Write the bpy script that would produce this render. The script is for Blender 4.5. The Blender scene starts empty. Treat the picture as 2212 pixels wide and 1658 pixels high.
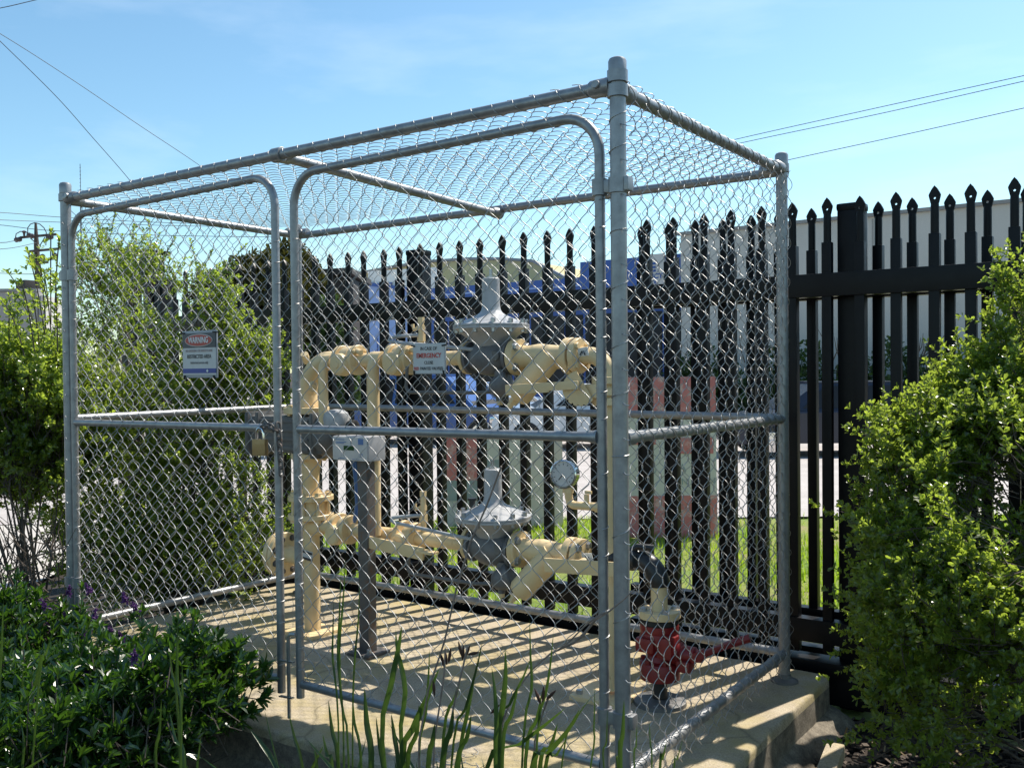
import bpy, bmesh, math, random
import numpy as np
from mathutils import Vector, Matrix, Euler

random.seed(7)
RNG = np.random.default_rng(11)
SC = bpy.context.scene
COL = SC.collection

# ------------------------------------------------------------------ camera
CAM = Vector((1.12823, -2.10945, 1.15463))
YAW, PITCH, ROLL, FPX = 0.60678, -0.01506, -0.01014, 2009.47   # focal length in pixels of a 2212 px wide picture
_f = Vector((-math.sin(YAW) * math.cos(PITCH), math.cos(YAW) * math.cos(PITCH), math.sin(PITCH)))
_r = Vector((math.cos(YAW), math.sin(YAW), 0))
_u = _r.cross(_f)
_r2 = _r * math.cos(ROLL) + _u * math.sin(ROLL)
_u2 = _r2.cross(_f)
cam_d = bpy.data.cameras.new("camera")
cam_o = bpy.data.objects.new("camera", cam_d)
COL.objects.link(cam_o)
cam_o.matrix_world = Matrix(((_r2.x, _u2.x, -_f.x, CAM.x), (_r2.y, _u2.y, -_f.y, CAM.y), (_r2.z, _u2.z, -_f.z, CAM.z), (0, 0, 0, 1)))
cam_d.sensor_width = 36
cam_d.lens = 36 * FPX / 2212
cam_d.clip_start = 0.05
cam_d.clip_end = 2000
SC.camera = cam_o

# ------------------------------------------------------------------ light
SUN_AZ = math.radians(16)      # east of +Y
SUN_EL = math.radians(54)
SUN = Vector((math.sin(SUN_AZ) * math.cos(SUN_EL), math.cos(SUN_AZ) * math.cos(SUN_EL), math.sin(SUN_EL)))
world = bpy.data.worlds.new("World")
SC.world = world
world.use_nodes = True
wn, wl = world.node_tree.nodes, world.node_tree.links
wn.clear()
w_out = wn.new("ShaderNodeOutputWorld")
w_bg = wn.new("ShaderNodeBackground")
sky = wn.new("ShaderNodeTexSky")
sky.sky_type = 'NISHITA'
sky.sun_disc = False
sky.sun_elevation = SUN_EL
sky.sun_rotation = SUN_AZ
sky.altitude = 60
sky.air_density = 1.0
sky.dust_density = 0.6
sky.ozone_density = 1.6
w_bg.inputs["Strength"].default_value = 0.13
# a few thin high clouds in the sky
tc = wn.new("ShaderNodeTexCoord")
mp = wn.new("ShaderNodeMapping")
mp.inputs["Scale"].default_value = (1.0, 1.6, 5.0)
mp.inputs["Rotation"].default_value = (0.25, 0.1, 0.5)
nz = wn.new("ShaderNodeTexNoise")
nz.inputs["Scale"].default_value = 1.7
nz.inputs["Detail"].default_value = 7
nz.inputs["Roughness"].default_value = 0.55
rp = wn.new("ShaderNodeValToRGB")
rp.color_ramp.elements[0].position = 0.5
rp.color_ramp.elements[0].color = (0, 0, 0, 1)
rp.color_ramp.elements[1].position = 0.85
rp.color_ramp.elements[1].color = (0.3, 0.3, 0.3, 1)
mx = wn.new("ShaderNodeMixRGB")
mx.inputs["Color2"].default_value = (7.5, 8.0, 8.6, 1)
hs = wn.new("ShaderNodeHueSaturation")
hs.inputs["Saturation"].default_value = 1.12
tint = wn.new("ShaderNodeMixRGB"); tint.blend_type = 'MULTIPLY'; tint.inputs["Fac"].default_value = 1.0; tint.inputs["Color2"].default_value = (0.95, 1.07, 0.97, 1)
wl.new(tc.outputs["Generated"], mp.inputs["Vector"])
wl.new(mp.outputs["Vector"], nz.inputs["Vector"])
wl.new(nz.outputs["Fac"], rp.inputs["Fac"])
wl.new(sky.outputs["Color"], hs.inputs["Color"])
wl.new(hs.outputs["Color"], tint.inputs["Color1"])
wl.new(tint.outputs["Color"], mx.inputs["Color1"])
wl.new(rp.outputs["Color"], mx.inputs["Fac"])
wl.new(mx.outputs["Color"], w_bg.inputs["Color"])
wl.new(w_bg.outputs["Background"], w_out.inputs["Surface"])
sun_d = bpy.data.lights.new("sun", 'SUN')
sun_d.energy = 5.0
sun_d.angle = math.radians(0.53)
sun_d.color = (1.0, 0.93, 0.82)
sun_o = bpy.data.objects.new("sun", sun_d)
COL.objects.link(sun_o)
sun_o.rotation_euler = SUN.to_track_quat('Z', 'Y').to_euler()
sun_o.location = (3, 12, 18)
SC.view_settings.view_transform = 'Standard'
SC.view_settings.look = 'None'
SC.view_settings.exposure = 0.55
SC.view_settings.gamma = 1.0
SC.cycles.max_bounces = 10
SC.cycles.diffuse_bounces = 8
SC.cycles.glossy_bounces = 3
SC.cycles.transmission_bounces = 6
SC.cycles.transparent_max_bounces = 8

# ------------------------------------------------------------------ surveying: where the photo's sight lines meet real planes
def sight(px, py):
    return (_f + _r2 * ((px - 1106) / FPX) - _u2 * ((py - 829) / FPX))
def on_y(px, py, Y):
    d = sight(px, py); return CAM + d * ((Y - CAM.y) / d.y)
def on_x(px, py, X):
    d = sight(px, py); return CAM + d * ((X - CAM.x) / d.x)
def on_z(px, py, Z):
    d = sight(px, py); return CAM + d * ((Z - CAM.z) / d.z)
def at(px, py, dist):
    return CAM + sight(px, py) * dist

# ------------------------------------------------------------------ materials
MATS = {}
def mat(name):
    m = bpy.data.materials.new(name); m.use_nodes = True
    nt = m.node_tree
    b = nt.nodes["Principled BSDF"]
    MATS[name] = m
    return m, nt, b
def noise(nt, scale, detail=4, rough=0.6, coord="Object", stretch=None):
    t = nt.nodes.new("ShaderNodeTexCoord"); n = nt.nodes.new("ShaderNodeTexNoise")
    n.inputs["Scale"].default_value = scale; n.inputs["Detail"].default_value = detail; n.inputs["Roughness"].default_value = rough
    if stretch:
        mpn = nt.nodes.new("ShaderNodeMapping"); mpn.inputs["Scale"].default_value = stretch
        nt.links.new(t.outputs[coord], mpn.inputs["Vector"]); nt.links.new(mpn.outputs["Vector"], n.inputs["Vector"])
    else:
        nt.links.new(t.outputs[coord], n.inputs["Vector"])
    return n
def ramp(nt, src, stops):
    r = nt.nodes.new("ShaderNodeValToRGB"); e = r.color_ramp.elements
    while len(e) < len(stops): e.new(0.5)
    for el, (p, c) in zip(e, stops):
        el.position = p; el.color = (c[0], c[1], c[2], 1) if hasattr(c, "__len__") else (c, c, c, 1)
    nt.links.new(src, r.inputs["Fac"]); return r
def bump(nt, b, src, strength, dist=0.002):
    k = nt.nodes.new("ShaderNodeBump"); k.inputs["Strength"].default_value = strength; k.inputs["Distance"].default_value = dist
    nt.links.new(src, k.inputs["Height"]); nt.links.new(k.outputs["Normal"], b.inputs["Normal"])
def mixc(nt, fac, a, b_, blend='MIX'):
    m = nt.nodes.new("ShaderNodeMixRGB"); m.blend_type = blend
    for sock, v in ((m.inputs["Fac"], fac), (m.inputs["Color1"], a), (m.inputs["Color2"], b_)):
        if hasattr(v, "default_value") or hasattr(v, "is_linked"): nt.links.new(v, sock)
        elif isinstance(v, (int, float)): sock.default_value = v
        else: sock.default_value = (v[0], v[1], v[2], 1)
    return m.outputs["Color"]

def painted(name, c1, c2, rough=0.45, scale=18, spots=None, bumpy=0.15, metallic=0.0, spot_lo=0.62, spot_hi=0.7):
    m, nt, b = mat(name)
    n = noise(nt, scale, 5)
    r = ramp(nt, n.outputs["Fac"], [(0.3, c1), (0.7, c2)])
    out = r.outputs["Color"]
    if spots:
        n2 = noise(nt, scale * 2.3, 6, 0.7)
        f = ramp(nt, n2.outputs["Fac"], [(spot_lo, 0.0), (spot_hi, 1.0)])
        out = mixc(nt, f.outputs["Color"], out, spots)
    nt.links.new(out, b.inputs["Base Color"])
    b.inputs["Roughness"].default_value = rough
    b.inputs["Metallic"].default_value = metallic
    n3 = noise(nt, scale * 9, 3)
    bump(nt, b, n3.outputs["Fac"], bumpy, 0.001)
    return m

GALV = painted("galvanised_steel", (0.24, 0.24, 0.245), (0.36, 0.365, 0.37), 0.42, 30, None, 0.1, 0.55)
WIRE = painted("galvanised_wire", (0.3, 0.3, 0.3), (0.46, 0.46, 0.455), 0.44, 60, None, 0.05, 0.6)
CREAM = painted("cream_paint", (0.66, 0.49, 0.26), (0.77, 0.6, 0.35), 0.45, 7, (0.42, 0.26, 0.11), 0.3, 0, 0.63, 0.74)
REGL = painted("light_grey_paint", (0.33, 0.335, 0.345), (0.43, 0.435, 0.445), 0.4, 14, (0.35, 0.35, 0.36), 0.15)
CAST = painted("dark_cast_iron_paint", (0.095, 0.095, 0.1), (0.16, 0.16, 0.165), 0.5, 16, (0.16, 0.1, 0.07), 0.4)
METER = painted("meter_grey_paint", (0.1, 0.097, 0.093), (0.15, 0.145, 0.14), 0.5, 14, (0.3, 0.29, 0.28), 0.2)
DARKSTEEL = painted("weathered_dark_steel", (0.075, 0.07, 0.068), (0.13, 0.115, 0.105), 0.55, 14, (0.16, 0.08, 0.045), 0.3, 0, 0.55, 0.66)
BLACKP = painted("black_powder_coat", (0.003, 0.003, 0.004), (0.006, 0.006, 0.008), 0.4, 20, None, 0.05)
BLACKP.node_tree.nodes["Principled BSDF"].inputs["Specular IOR Level"].default_value = 0.22
REDP = painted("red_paint", (0.15, 0.007, 0.009), (0.24, 0.012, 0.013), 0.42, 14, (0.1, 0.01, 0.01), 0.15)
BLACKW = painted("black_wrap", (0.012, 0.012, 0.013), (0.03, 0.03, 0.032), 0.4, 25, None, 0.4)
BOLT = painted("zinc_bolt", (0.35, 0.36, 0.38), (0.5, 0.5, 0.5), 0.3, 60, (0.25, 0.16, 0.1), 0.1, 0.7)
CHROME = painted("stainless_steel", (0.6, 0.6, 0.6), (0.68, 0.68, 0.68), 0.12, 20, None, 0.02, 1.0)
BRASS = painted("weathered_brass", (0.33, 0.2, 0.08), (0.42, 0.28, 0.13), 0.45, 50, (0.2, 0.12, 0.06), 0.15, 0.5)
WHITEP = painted("white_enamel", (0.7, 0.71, 0.7), (0.76, 0.77, 0.76), 0.4, 20, (0.6, 0.58, 0.53), 0.03, 0, 0.64, 0.8)
SIGNGREY = painted("sign_frame", (0.28, 0.29, 0.31), (0.36, 0.37, 0.39), 0.4, 30, None, 0.03)
SIGNBODY = painted("faded_sign_white", (0.52, 0.5, 0.49), (0.6, 0.58, 0.56), 0.45, 20, None, 0.02)
SIGNDARK = painted("sign_navy", (0.02, 0.028, 0.055), (0.035, 0.04, 0.06), 0.35, 10, None, 0.02)
SIGNBLUE = painted("sign_blue", (0.01, 0.035, 0.25), (0.013, 0.045, 0.29), 0.35, 10, None, 0.02)
SIGNRED = painted("sign_red", (0.38, 0.02, 0.02), (0.45, 0.035, 0.03), 0.35, 16, None, 0.02)
REDINK = painted("red_ink", (0.5, 0.03, 0.025), (0.55, 0.06, 0.05), 0.4, 20, None, 0.0)
BLACKINK = painted("black_ink", (0.03, 0.03, 0.035), (0.05, 0.05, 0.055), 0.4, 20, None, 0.0)
FADEDINK = painted("faded_red_ink", (0.38, 0.27, 0.27), (0.45, 0.33, 0.32), 0.4, 30, None, 0.0)
GREYINK = painted("grey_ink", (0.16, 0.16, 0.17), (0.22, 0.22, 0.23), 0.4, 30, None, 0.0)
BLUEINK = painted("blue_ink", (0.08, 0.17, 0.38), (0.11, 0.2, 0.42), 0.4, 30, None, 0.0)
LCD = painted("green_display", (0.008, 0.05, 0.012), (0.012, 0.075, 0.018), 0.15, 10, None, 0.0)
BOXGREY = painted("grey_plastic", (0.4, 0.4, 0.42), (0.45, 0.45, 0.47), 0.4, 20, None, 0.03)
RUBBER = painted("black_rubber", (0.012, 0.012, 0.012), (0.02, 0.02, 0.02), 0.7, 30, None, 0.1)

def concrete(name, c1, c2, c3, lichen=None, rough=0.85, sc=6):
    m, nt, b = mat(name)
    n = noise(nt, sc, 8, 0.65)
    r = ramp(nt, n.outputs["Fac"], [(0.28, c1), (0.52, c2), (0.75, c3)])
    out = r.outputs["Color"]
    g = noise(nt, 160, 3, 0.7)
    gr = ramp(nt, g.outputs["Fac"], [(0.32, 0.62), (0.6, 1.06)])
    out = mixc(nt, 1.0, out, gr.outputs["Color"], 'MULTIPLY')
    if lichen:
        l = noise(nt, 2.3, 7, 0.7)
        lr = ramp(nt, l.outputs["Fac"], [(0.46, 0.0), (0.64, 0.85)])
        out = mixc(nt, lr.outputs["Color"], out, lichen)
        st = noise(nt, 4.1, 9, 0.75)
        sr = ramp(nt, st.outputs["Fac"], [(0.56, 0.0), (0.7, 0.55)])
        out = mixc(nt, sr.outputs["Color"], out, (0.1, 0.085, 0.06))
    if lichen:
        v = nt.nodes.new("ShaderNodeTexVoronoi"); v.feature = 'DISTANCE_TO_EDGE'; v.inputs["Scale"].default_value = 1.1
        tcn = nt.nodes.new("ShaderNodeTexCoord"); wn_ = nt.nodes.new("ShaderNodeTexNoise"); wn_.inputs["Scale"].default_value = 5
        mxv = nt.nodes.new("ShaderNodeMixRGB"); mxv.inputs["Fac"].default_value = .12
        nt.links.new(tcn.outputs["Object"], wn_.inputs["Vector"]); nt.links.new(tcn.outputs["Object"], mxv.inputs["Color1"]); nt.links.new(wn_.outputs["Color"], mxv.inputs["Color2"]); nt.links.new(mxv.outputs["Color"], v.inputs["Vector"])
        cr = ramp(nt, v.outputs["Distance"], [(0.0, 0.62), (0.006, 1.0)]); out = mixc(nt, 1.0, out, cr.outputs["Color"], 'MULTIPLY')
        sp = noise(nt, 420, 2, .5); spr = ramp(nt, sp.outputs["Fac"], [(.34, .55), (.42, 1.0), (.66, 1.0), (.74, 1.3)]); out = mixc(nt, 1.0, out, spr.outputs["Color"], 'MULTIPLY')
    nt.links.new(out, b.inputs["Base Color"])
    b.inputs["Roughness"].default_value = rough
    bn = noise(nt, 95, 6, 0.7)
    bump(nt, b, bn.outputs["Fac"], 0.55, 0.003)
    return m
CONC = concrete("weathered_concrete", (0.33, 0.27, 0.18), (0.46, 0.385, 0.275), (0.56, 0.48, 0.37), (0.4, 0.32, 0.135))
SIDECONC = concrete("rough_concrete_face", (0.1, 0.085, 0.065), (0.2, 0.17, 0.13), (0.32, 0.28, 0.22), None, 0.95, 26)  # darker, rougher concrete tone for the side faces of the pad
ROADM = concrete("pale_road_concrete", (0.36, 0.325, 0.31), (0.44, 0.4, 0.38), (0.5, 0.46, 0.44), None, 0.85, 1.5)
DRIVE = concrete("pale_driveway_concrete", (0.42, 0.38, 0.34), (0.5, 0.46, 0.42), (0.56, 0.52, 0.47), None, 0.85, 2.5)

def leafy(name, dark, light, trans, tmix=0.4, rough=0.35, spec=0.5, hue_var=True):
    m, nt, b = mat(name)
    g = nt.nodes.new("ShaderNodeNewGeometry")
    r = ramp(nt, g.outputs["Random Per Island"], [(0.05, dark), (0.95, light)])
    nt.links.new(r.outputs["Color"], b.inputs["Base Color"])
    b.inputs["Roughness"].default_value = rough
    b.inputs["Specular IOR Level"].default_value = spec
    t = nt.nodes.new("ShaderNodeBsdfTranslucent")
    tr = ramp(nt, g.outputs["Random Per Island"], [(0.05, tuple(0.75 * x for x in trans)), (0.95, trans)])
    nt.links.new(tr.outputs["Color"], t.inputs["Color"])
    ms = nt.nodes.new("ShaderNodeMixShader"); ms.inputs["Fac"].default_value = tmix
    out = nt.nodes["Material Output"]
    nt.links.new(b.outputs["BSDF"], ms.inputs[1]); nt.links.new(t.outputs["BSDF"], ms.inputs[2]); nt.links.new(ms.outputs["Shader"], out.inputs["Surface"])
    return m
LEAF_A = leafy("shrub_leaf", (0.03, 0.065, 0.012), (0.1, 0.16, 0.025), (0.5, 0.66, 0.06), 0.5, 0.3, 0.6)
LEAF_S = leafy("small_shrub_leaf", (0.024, 0.05, 0.012), (0.1, 0.15, 0.028), (0.52, 0.68, 0.075), 0.5, 0.27, 0.85)
LEAF_B = leafy("hebe_leaf", (0.01, 0.034, 0.009), (0.036, 0.095, 0.018), (0.16, 0.36, 0.025), 0.26, 0.3, 0.8)
LEAF_C = leafy("strap_leaf", (0.016, 0.042, 0.012), (0.05, 0.1, 0.024), (0.14, 0.26, 0.035), 0.22, 0.35, 0.5)
LEAF_D = leafy("conifer_leaf", (0.03, 0.036, 0.012), (0.075, 0.075, 0.02), (0.12, 0.12, 0.02), 0.25, 0.6, 0.2)
LEAF_E = leafy("hedge_leaf", (0.02, 0.045, 0.013), (0.05, 0.1, 0.022), (0.1, 0.18, 0.03), 0.3, 0.45, 0.4)
GRASSM = leafy("lawn_grass", (0.1, 0.22, 0.015), (0.3, 0.36, 0.035), (0.5, 0.72, 0.04), 0.45, 0.5, 0.3)
STRAW = leafy("dry_straw", (0.2, 0.14, 0.07), (0.36, 0.27, 0.15), (0.3, 0.22, 0.1), 0.25, 0.6, 0.2)
PETAL = leafy("purple_petal", (0.06, 0.02, 0.09), (0.15, 0.06, 0.22), (0.16, 0.06, 0.26), 0.3, 0.5, 0.3)
BUDM = leafy("brown_bud", (0.05, 0.025, 0.018), (0.09, 0.045, 0.03), (0.1, 0.05, 0.03), 0.1, 0.6, 0.3)
BARK = painted("grey_brown_bark", (0.05, 0.038, 0.028), (0.11, 0.085, 0.065), 0.8, 40, None, 0.6)
DRYSTEM = painted("dry_stem", (0.14, 0.1, 0.08), (0.32, 0.25, 0.21), 0.7, 40, None, 0.4)

# ------------------------------------------------------------------ mesh building
def _basis(d):
    d = Vector(d).normalized()
    a = Vector((0, 0, 1)) if abs(d.z) < 0.9 else Vector((1, 0, 0))
    u = d.cross(a).normalized(); return u, d.cross(u).normalized(), d
class MB:
    def __init__(s): s.v = []; s.f = []
    def add(s, vs, fs):
        o = len(s.v); s.v += [tuple(v) for v in vs]; s.f += [tuple(i + o for i in f) for f in fs]; return s
    def box(s, c, size, rz=0.0, rot=None, bevel=0.0):
        bm = bmesh.new(); bmesh.ops.create_cube(bm, size=1.0)
        for v in bm.verts: v.co = Vector((v.co.x * size[0], v.co.y * size[1], v.co.z * size[2]))
        if bevel > 0: bmesh.ops.bevel(bm, geom=bm.edges[:], offset=bevel, segments=2, affect='EDGES', profile=0.7)
        R = rot if rot is not None else Matrix.Rotation(rz, 3, 'Z')
        bm.verts.index_update()
        s.add([R @ v.co + Vector(c) for v in bm.verts], [[v.index for v in f.verts] for f in bm.faces]); bm.free(); return s
    def bar(s, a, b, w, h, up=(0, 0, 1), bevel=0.0):
        a, b = Vector(a), Vector(b); d = (b - a); L = d.length; x = d.normalized()
        u = Vector(up); y = u.cross(x)
        if y.length < 1e-4: y = Vector((0, 1, 0)).cross(x)
        y.normalize(); z = x.cross(y)
        R = Matrix((x, y, z)).transposed()
        return s.box((a + b) / 2, (L, w, h), rot=R, bevel=bevel)
    def tube(s, pts, r, k=12, caps=True):
        pts = [Vector(p) for p in pts]; n = len(pts)
        rr = r if hasattr(r, "__len__") else [r] * n
        u = None; vs = []
        for i, p in enumerate(pts):
            d = (pts[min(i + 1, n - 1)] - pts[max(i - 1, 0)]).normalized()
            if u is None: u, _, _ = _basis(d)
            u = (u - d * u.dot(d)).normalized(); w = d.cross(u)
            for j in range(k):
                a = 2 * math.pi * j / k
                vs.append(p + (u * math.cos(a) + w * math.sin(a)) * rr[i])
        fs = [(i * k + j, i * k + (j + 1) % k, (i + 1) * k + (j + 1) % k, (i + 1) * k + j) for i in range(n - 1) for j in range(k)]
        if caps: fs += [tuple(range(k - 1, -1, -1)), tuple((n - 1) * k + j for j in range(k))]
        return s.add(vs, fs)
    def lathe(s, o, axis, prof, k=24):
        """prof: (distance along axis, radius)"""
        u, w, d = _basis(axis); o = Vector(o); vs = []
        for (t, r) in prof:
            for j in range(k):
                a = 2 * math.pi * j / k
                vs.append(o + d * t + (u * math.cos(a) + w * math.sin(a)) * max(r, 1e-5))
        n = len(prof)
        fs = [(i * k + j, i * k + (j + 1) % k, (i + 1) * k + (j + 1) % k, (i + 1) * k + j) for i in range(n - 1) for j in range(k)]
        fs += [tuple(range(k - 1, -1, -1)), tuple((n - 1) * k + j for j in range(k))]
        return s.add(vs, fs)
    def disc(s, o, axis, r, t, k=28, bev=0.002):
        return s.lathe(o, axis, [(-t / 2, r - bev), (-t / 2 + bev, r), (t / 2 - bev, r), (t / 2, r - bev)], k)
    def hexnut(s, o, axis, r, t): return s.lathe(o, axis, [(0, r), (t, r * 0.97)], 6)
    def prism(s, poly, origin, ex, ey, depth):
        ex, ey = Vector(ex), Vector(ey); ez = ex.cross(ey).normalized(); o = Vector(origin); n = len(poly)
        a = [o + ex * x + ey * y for x, y in poly]; b = [p + ez * depth for p in a]
        return s.add(a + b, [tuple(range(n - 1, -1, -1)), tuple(range(n, 2 * n))] + [(i, (i + 1) % n, n + (i + 1) % n, n + i) for i in range(n)])
    def mesh(s, name, m, smooth=True, angle=0.6):
        me = bpy.data.meshes.new(name); me.from_pydata(s.v, [], s.f); me.update()
        me.materials.append(m)
        if smooth:
            me.polygons.foreach_set("use_smooth", [True] * len(me.polygons)); me.set_sharp_from_angle(angle=angle)
        return me
    def build(s, name, m, parent=None, smooth=True, angle=0.6):
        return link(name, s.mesh(name, m, smooth, angle), parent)
def link(name, me, parent=None):
    o = bpy.data.objects.new(name, me); COL.objects.link(o)
    if parent is not None: adopt(o, parent)
    return o
def adopt(o, parent):
    o.parent = parent
    m = Matrix.Identity(4); p = parent
    while p is not None:
        m = p.matrix_basis.copy() @ m if p.parent is None else p.matrix_parent_inverse.copy() @ p.matrix_basis.copy() @ m
        p = p.parent
    o.matrix_parent_inverse = m.inverted()
def tag(o, label=None, cat=None, group=None, kind=None):
    if label: o["label"] = label
    if cat: o["category"] = cat
    if group: o["group"] = group
    if kind: o["kind"] = kind
    return o
def thing(name, label, cat, loc, group=None):
    o = bpy.data.objects.new(name, None); COL.objects.link(o); o.location = loc; o.empty_display_size = 0.1
    return tag(o, label, cat, group)
def np_mesh(name, V, F, m, smooth=False):
    me = bpy.data.meshes.new(name)
    V = np.asarray(V, np.float32).reshape(-1, 3); F = np.asarray(F, np.int32); q = F.shape[1]
    me.vertices.add(len(V)); me.vertices.foreach_set("co", V.ravel())
    me.loops.add(F.size); me.loops.foreach_set("vertex_index", F.ravel())
    me.polygons.add(len(F)); me.polygons.foreach_set("loop_start", np.arange(0, F.size, q, dtype=np.int32))
    me.polygons.foreach_set("use_smooth", np.full(len(F), smooth)); me.update(calc_edges=True); me.validate()
    me.materials.append(m); return me
def sweep(paths, ref, r, k=4):
    """many wires at once; paths (m, n, 3), ref = a direction none of them follows"""
    P = np.asarray(paths, float); m, n, _ = P.shape
    T = np.gradient(P, axis=1); T /= np.linalg.norm(T, axis=2, keepdims=True) + 1e-12
    ref = np.broadcast_to(np.asarray(ref, float), P.shape)
    N = ref - (ref * T).sum(2, keepdims=True) * T; N /= np.linalg.norm(N, axis=2, keepdims=True) + 1e-12
    B = np.cross(T, N)
    a = np.arange(k) * 2 * np.pi / k
    V = P[:, :, None, :] + r * (np.cos(a)[None, None, :, None] * N[:, :, None, :] + np.sin(a)[None, None, :, None] * B[:, :, None, :])
    idx = np.arange(m * n * k).reshape(m, n, k)
    F = np.stack([idx[:, :-1, :], np.roll(idx, -1, 2)[:, :-1, :], np.roll(idx, -1, 2)[:, 1:, :], idx[:, 1:, :]], -1).reshape(-1, 4)
    return V.reshape(-1, 3), F
def text_mesh(name, s, size, m, origin, ex, ey, parent, bold=0.0, width=None, align='CENTER'):
    cu = bpy.data.curves.new(name, 'FONT'); cu.body = s; cu.size = size; cu.align_x = align; cu.align_y = 'CENTER'; cu.extrude = 0.0004; cu.offset = bold
    to = bpy.data.objects.new("text_source", cu); COL.objects.link(to)
    bpy.context.view_layer.update()
    me = bpy.data.meshes.new_from_object(to.evaluated_get(bpy.context.evaluated_depsgraph_get()))
    bpy.data.objects.remove(to); bpy.data.curves.remove(cu)
    ex, ey = Vector(ex).normalized(), Vector(ey).normalized(); ez = ex.cross(ey)
    xs = [v.co.x for v in me.vertices]; sx = 1.0
    if width and xs: sx = width / max(1e-6, max(xs) - min(xs))
    for v in me.vertices: v.co = Vector(origin) + ex * v.co.x * sx + ey * v.co.y + ez * v.co.z
    me.name = name; me.materials.clear(); me.materials.append(m)
    return link(name, me, parent)
def arc(c, a, b, r, t0, t1, n=8):
    c, a, b = Vector(c), Vector(a), Vector(b)
    return [c + a * (r * math.cos(t0 + (t1 - t0) * i / n)) + b * (r * math.sin(t0 + (t1 - t0) * i / n)) for i in range(n + 1)]

_HEX = {}
def nuts(items, m, parent, name="bolt"):
    """items: (place, axis, radius, height); every nut is an object of its own, equal ones share a mesh"""
    for p, d, r, t in items:
        key = (round(r, 4), round(t, 4), m.name)
        if key not in _HEX:
            _HEX[key] = MB().lathe((0, 0, 0), (0, 0, 1), [(-.002, r * 1.35), (.002, r * 1.35), (.0021, r), (t - .002, r), (t, r * .85)], 6).mesh(name, m, True, .5)
        o = bpy.data.objects.new(name, _HEX[key]); COL.objects.link(o); o.location = Vector(p)
        o.rotation_euler = Vector(d).to_track_quat('Z', 'Y').to_euler(); adopt(o, parent)

# ================================================================== the concrete pad
CW, CD, CT = 2.562, 1.2556, 1.876          # cage width, depth, height of the top rails over the pad
def make_pad():
    x0, x1, y0, y1 = -2.80, 0.122, -0.105, 1.42
    rnd = random.Random(3)
    rings = [(-.10, 0.0), (-.05, 0.0), (-.014, 0.0), (-.007, -.0015), (-.002, -.006), (0.0, -.013), (.002, -.03), (.003, -.075), (.004, -.112), (.012, -.122), (.03, -.14), (.05, -.17), (.07, -.26)]
    sides = []          # the same number of points on every ring: straight runs and corner arcs
    def outline(off):
        P = []; cs = ((x1, y1, .05, 0), (x0, y1, .12, 90), (x0, y0, .12, 180), (x1, y0, .10, 270))
        cen = []
        for cx, cy, r, a0 in cs:
            sx = 1 if cx == x1 else -1; sy = 1 if cy == y1 else -1
            rr = max(.012, r + off); ox, oy = cx + sx * off - sx * rr, cy + sy * off - sy * rr
            cen.append([(ox + rr * math.cos(math.radians(a0 + 15 * i)), oy + rr * math.sin(math.radians(a0 + 15 * i))) for i in range(7)])
        for k in range(4):
            P += cen[k]; a, b_ = cen[k][-1], cen[(k + 1) % 4][0]; n = (46, 28, 46, 28)[k]
            P += [(a[0] + (b_[0] - a[0]) * i / n, a[1] + (b_[1] - a[1]) * i / n) for i in range(1, n)]
        return P
    n = len(outline(0)); w1 = [sum(rnd.uniform(-1, 1) * .0 for _ in range(1)) for _ in range(n)]
    ph = [(h, rnd.uniform(0, .0016), rnd.uniform(0, 6.28)) for h in (3, 5, 8, 13, 21, 34)]
    wob = [sum(am * math.sin(h * 2 * math.pi * i / n + p) for h, am, p in ph) for i in range(n)]
    vs = []
    for k, (off, z) in enumerate(rings):
        for i, (x, y) in enumerate(outline(off)):
            g = 0 if k < 2 else (1 if k < 9 else 4); j = rnd.uniform(-.0012, .0012) * (0 if k < 3 else (1 if k < 9 else 7))
            dx, dy = x - (x0 + x1) / 2, y - (y0 + y1) / 2; L = math.hypot(dx, dy); e = wob[i] * g + j
            if k >= 9 and x > .05 and y > .95: e += .05 * (k - 8) / 3 * (1 + math.sin(y * 23)) * .5
            vs.append((x + dx / L * e, y + dy / L * e, z + (rnd.uniform(-.0008, .0008) if k > 2 else 0)))
    fs = [(k * n + i, (k + 1) * n + i, (k + 1) * n + (i + 1) % n, k * n + (i + 1) % n) for k in range(len(rings) - 1) for i in range(n)]
    fs.append(tuple(range(n)))
    o = MB().add(vs, fs).build("concrete_pad", CONC, None, True, 0.6)
    o.data.materials.append(SIDECONC)
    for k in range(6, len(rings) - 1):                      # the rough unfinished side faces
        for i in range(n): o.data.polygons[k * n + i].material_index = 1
    tag(o, "pale weathered concrete pad carrying the chain-link cage and gas pipes", "concrete pad")
make_pad()
o = MB().bar((0.335, 0.36, -0.142), (0.24, 1.06, -0.132), 0.06, 0.05, bevel=0.012).build("concrete_offcut", CONC)
tag(o, "long pale concrete strip lying in the mulch against the pad", "concrete strip")

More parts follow.
